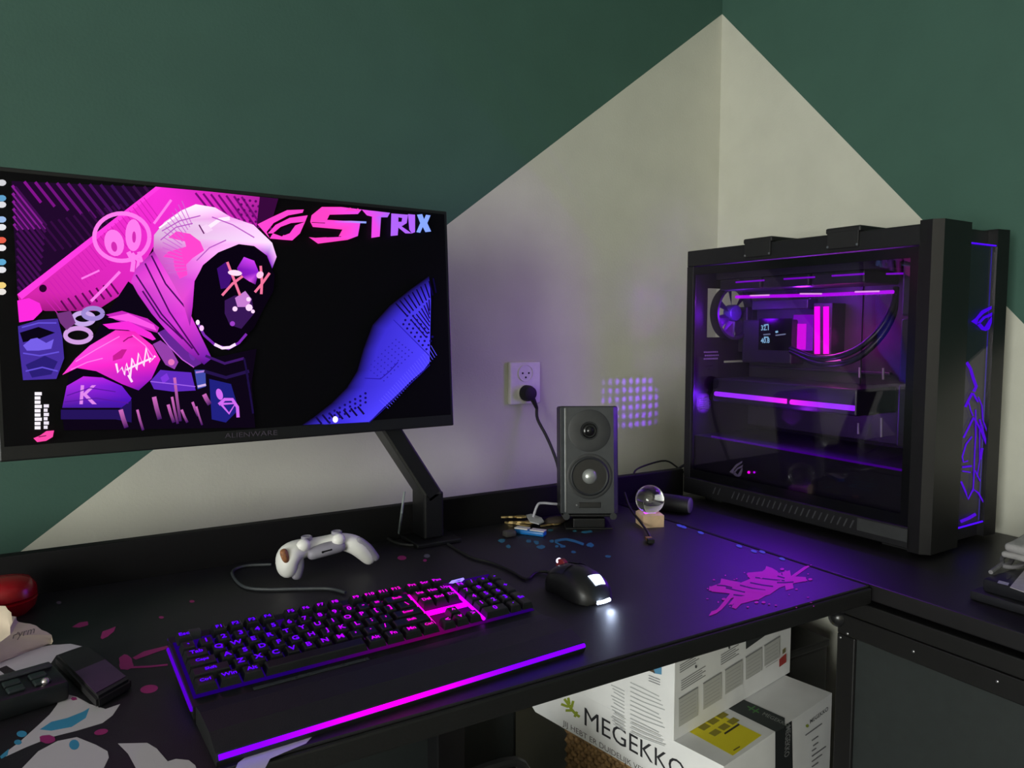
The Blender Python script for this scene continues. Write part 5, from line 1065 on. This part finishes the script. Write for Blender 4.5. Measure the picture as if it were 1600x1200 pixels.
D.poly([(1131, 1104), (1154, 1090), (1226, 1122), (1226, 1138), (1212, 1144)], rgb(38, 46, 46)); D.text('MEGEKKO', (1190, 1117), (9.0, 4.2), (5.5, -6), rgb(150, 155, 150))
for pts in ([(1168, 1104), (1178, 1110), (1186, 1114)], [(1170, 1110), (1180, 1104)], [(1176, 1114), (1186, 1108)]): D.line(pts, 2, rgb(70, 130, 60))
D.build('tape', PRINT, bx, off=O)
PE = BM @ Vector((0, 0, ZBX))
D = Decal(lambda x, y: onplane(x, y, PE, e2), -e2, base=0.0004)
D.poly([(1211, 1143), (1237, 1126), (1239, 1230), (1211, 1240)], rgb(34, 38, 40)); D.text('MEGEKKO', (1228, 1136), (-0.6, 10.5), (11, -6.5), rgb(140, 142, 142), bold=0.01)
D.text('MEGEKKO', (1265, 1131), (6.2, -4.6), (0, -9), rgb(80, 80, 84), bold=0.01); D.ell(1261, 1134, 2.5, 2.5, GRN)
for i, (a_, l_) in enumerate(((1258, 26), (1268, 10), (1270, 8), (1268, 7), (1268, 22), (1268, 16), (1268, 10))): D.line([(a_, 1149 + i * 8.2), (a_ + l_, 1149 + i * 8.2 - l_ * 0.72)], 1.8, rgb(120, 120, 124))
D.build('side_print', PRINT, bx, off=O)
# tall white box standing on the carton
a0 = onz(1052, 1160, ZBX); f1 = e1.copy(); f2 = e2.copy(); LA, WA, HA = 0.408, 0.27, 0.295
AM_ = frame(Vector((a0.x, a0.y, ZBX)), f1, f2, UPZ); O = AM_ @ Vector((LA / 2, WA / 2, 0))
wbx = thing('appliance_box', 'white printed appliance box standing on the shipping carton', 'box', O)
MB().box((0, 0, 0.001), (LA, WA, HA), 0.001, 1, M=AM_).build('carton', CARD, wbx, off=O)
PA = AM_ @ Vector((0, 0, 0))
D = Decal(lambda x, y: onplane(x, y, PA, f1), -f1, base=0.0004)
D.poly([(1007, 1040), (1034, 1028), (1034, 1054), (1022, 1052)], rgb(90, 150, 190)); D.poly([(1007, 1040), (1018, 1036), (1024, 1052), (1014, 1048)], rgb(90, 70, 50)); G1 = rgb(176, 178, 180)
for i in range(12): D.line([(955 + (i % 3) * 2, 1070 + i * 5.5), (976, 1080 + i * 5.6)], 1.3, G1); D.line([(985, 1066 + i * 7), (1006, 1076 + i * 7), (1030 + (i % 4) * 3, 1088 + i * 7)], 1.4, G1)
for i in range(3): D.line([(1014, 1055 + i * 4), (1032, 1062 + i * 4)], 1.2, rgb(150, 150, 155))
D.build('print', PRINT, wbx, off=O)
D = Decal(lambda x, y: onplane(x, y, PA, f2), -f2, base=0.0004); G2 = rgb(150, 150, 150)
for (x, y, l, n) in ((1062, 1040, 30, 4), (1064, 1064, 38, 5), (1126, 1024, 28, 5), (1100, 1012, 24, 3)):
    for i in range(n): D.line([(x, y + i * 3.6), (x + l * 0.5, y + i * 3.6 - l * 0.31), (x + l - (i % 2) * 5, y + i * 3.6 - (l - (i % 2) * 5) * 0.62)], 1.5, G2)
for k, (x, y) in enumerate(((1060, 1092), (1098, 1068), (1132, 1047), (1164, 1027), (1193, 1009))):
    w_, hh = 30 - k * 1.5, 44 - k * 3
    D.poly([(x, y), (x + w_, y - w_ * 0.62), (x + w_, y - w_ * 0.62 + hh), (x, y + hh)], rgb(196, 196, 192)); D.line([(x, y), (x + w_, y - w_ * 0.62)], 2, rgb(140, 140, 140))
    for i in range(6): D.line([(x + 2, y + 6 + i * 5.5), (x + w_ - 3, y + 6 + i * 5.5 - (w_ - 5) * 0.62)], 0.8, rgb(168, 168, 166))
for x, y in ((1086, 1041), (1138, 1011)): D.ell(x, y, 1.6, 2.6, rgb(90, 90, 92))
D.poly([(1164, 991), (1206, 962), (1206, 984), (1164, 1014)], rgb(44, 48, 50)); D.line([(1166, 994), (1178, 990), (1200, 972)], 3, rgb(140, 145, 150))
D.poly([(1216, 1030), (1227, 1020), (1227, 1034), (1216, 1042)], rgb(170, 50, 46)); D.poly([(1221, 1015), (1226, 1011), (1226, 1018), (1221, 1022)], rgb(120, 110, 70))
D.build('print', PRINT, wbx, off=O)
# wicker basket under the overhanging flap
bk = thing('wicker_basket', 'brown wicker basket under the front flap of the shipping carton', 'basket', BM @ Vector((0.055, 0.2, 0))); O = bk.location.copy()
BH = ZBX - 0.006; NX_, NZ_ = 60, 60
bm = bmesh.new()
def wpt(s, z, out):                                              # point on the basket outline (four sides)
    X_, Y_ = 0.100, 0.385; per = [(0.003, 0.016), (0.003, Y_), (X_, Y_), (X_, 0.016)]
    tot = [Y_ - 0.016, X_ - 0.003, Y_ - 0.016, X_ - 0.003]; q_ = s * sum(tot)
    for k in range(4):
        if q_ <= tot[k] or k == 3:
            p0, p1 = per[k], per[(k + 1) % 4]; f_ = q_ / tot[k]
            nrm = [(-1, 0), (0, 1), (1, 0), (0, -1)][k]
            return Vector((p0[0] + (p1[0] - p0[0]) * f_ + nrm[0] * out, p0[1] + (p1[1] - p0[1]) * f_ + nrm[1] * out, z))
        q_ -= tot[k]
NS, NR = 200, 72; grid = []
for r in range(NR + 1):
    row = []
    for s_ in range(NS):
        ph = (s_ * PI / 2 + (r // 2 % 2) * PI); out = -0.004 + 0.0045 * math.sin(ph) * (1 if r % 2 else 0.1)
        row.append(bm.verts.new(BM @ wpt(s_ / NS, 0.004 + (BH - 0.008) * r / NR, out) - O))
    grid.append(row)
for r in range(NR):
    for s_ in range(NS): bm.faces.new((grid[r][s_], grid[r][(s_ + 1) % NS], grid[r + 1][(s_ + 1) % NS], grid[r + 1][s_]))
bm.faces.new(grid[0][::-1])
q = MB(); q.bm.free(); q.bm = bm; q.build('woven_wall', mat('wicker', rgb(168, 132, 88), 0.6, var=0.4, scale=90), bk, True)
q = MB(); q.tube([BM @ wpt((i % 40) / 40, BH - 0.004, -0.003) for i in range(41)], 0.0035, 6, smooth=1); q.build('rim', MATS['wicker'], bk, True, off=O)
# dark things behind the boxes
cr = thing('black_crate', 'black crate in the dark gap behind the appliance box', 'crate', (-0.165, -0.39, 0)); O = cr.location.copy()
crm = mat('crate_black', rgb(20, 20, 21), 0.5)
MB().box((-0.235, -0.46, 0), (-0.10, -0.32, 0.42), 0.006).build('bin', crm, cr, off=O); MB().box((-0.238, -0.464, 0.42), (-0.097, -0.317, 0.437), 0.004).build('lid', crm, cr, off=O)
o2 = MB().box((-0.016, -0.012, 0), (0.016, 0.012, 0.034), 0.001).build('grey_carton', mat('grey_card', rgb(170, 172, 160), 0.7)); o2.location = (-0.205, -0.395, 0.437); o2.rotation_euler.z = 0.3; tag(o2, 'small grey carton on top of the black crate', 'carton')
cab = thing('storage_cabinet', 'dark slate storage cabinet against the wall under the desk', 'cabinet', (-1.15, -0.10, 0)); O = cab.location.copy()
MB().box((-1.62, -0.16, 0.02), (-0.745, -0.02, 0.62), 0.003).build('body', pan, cab, off=O); MB().box((-1.62, -0.158, 0.0), (-0.745, -0.03, 0.02)).build('plinth', BLKPL, cab, off=O)
for i in range(2): MB().box((-1.615 + i * 0.435, -0.168, 0.03), (-1.19 + i * 0.435, -0.1605, 0.615), 0.002).build('door', pan, cab, off=O)
bg = thing('black_bag', 'slumped black bag on the floor under the front of the desk', 'bag', (-1.0, -0.5, 0)); O = bg.location.copy()
q = MB(); q.ball((0, 0, 0.2), (0.2, 0.16, 0.2), seg=32)
for v in q.bm.verts:
    v.co.z = max(0.0, v.co.z); v.co.x += 0.02 * math.sin(v.co.z * 25); v.co.y += 0.012 * math.sin(v.co.x * 30)
q.build('sack', BLKMT, bg, True); q = MB(); q.tube([(-0.08, 0, 0.385), (-0.06, 0, 0.43), (0.05, 0, 0.43), (0.08, 0, 0.38)], 0.008, 8); q.build('handle', BLKRUB, bg, True)
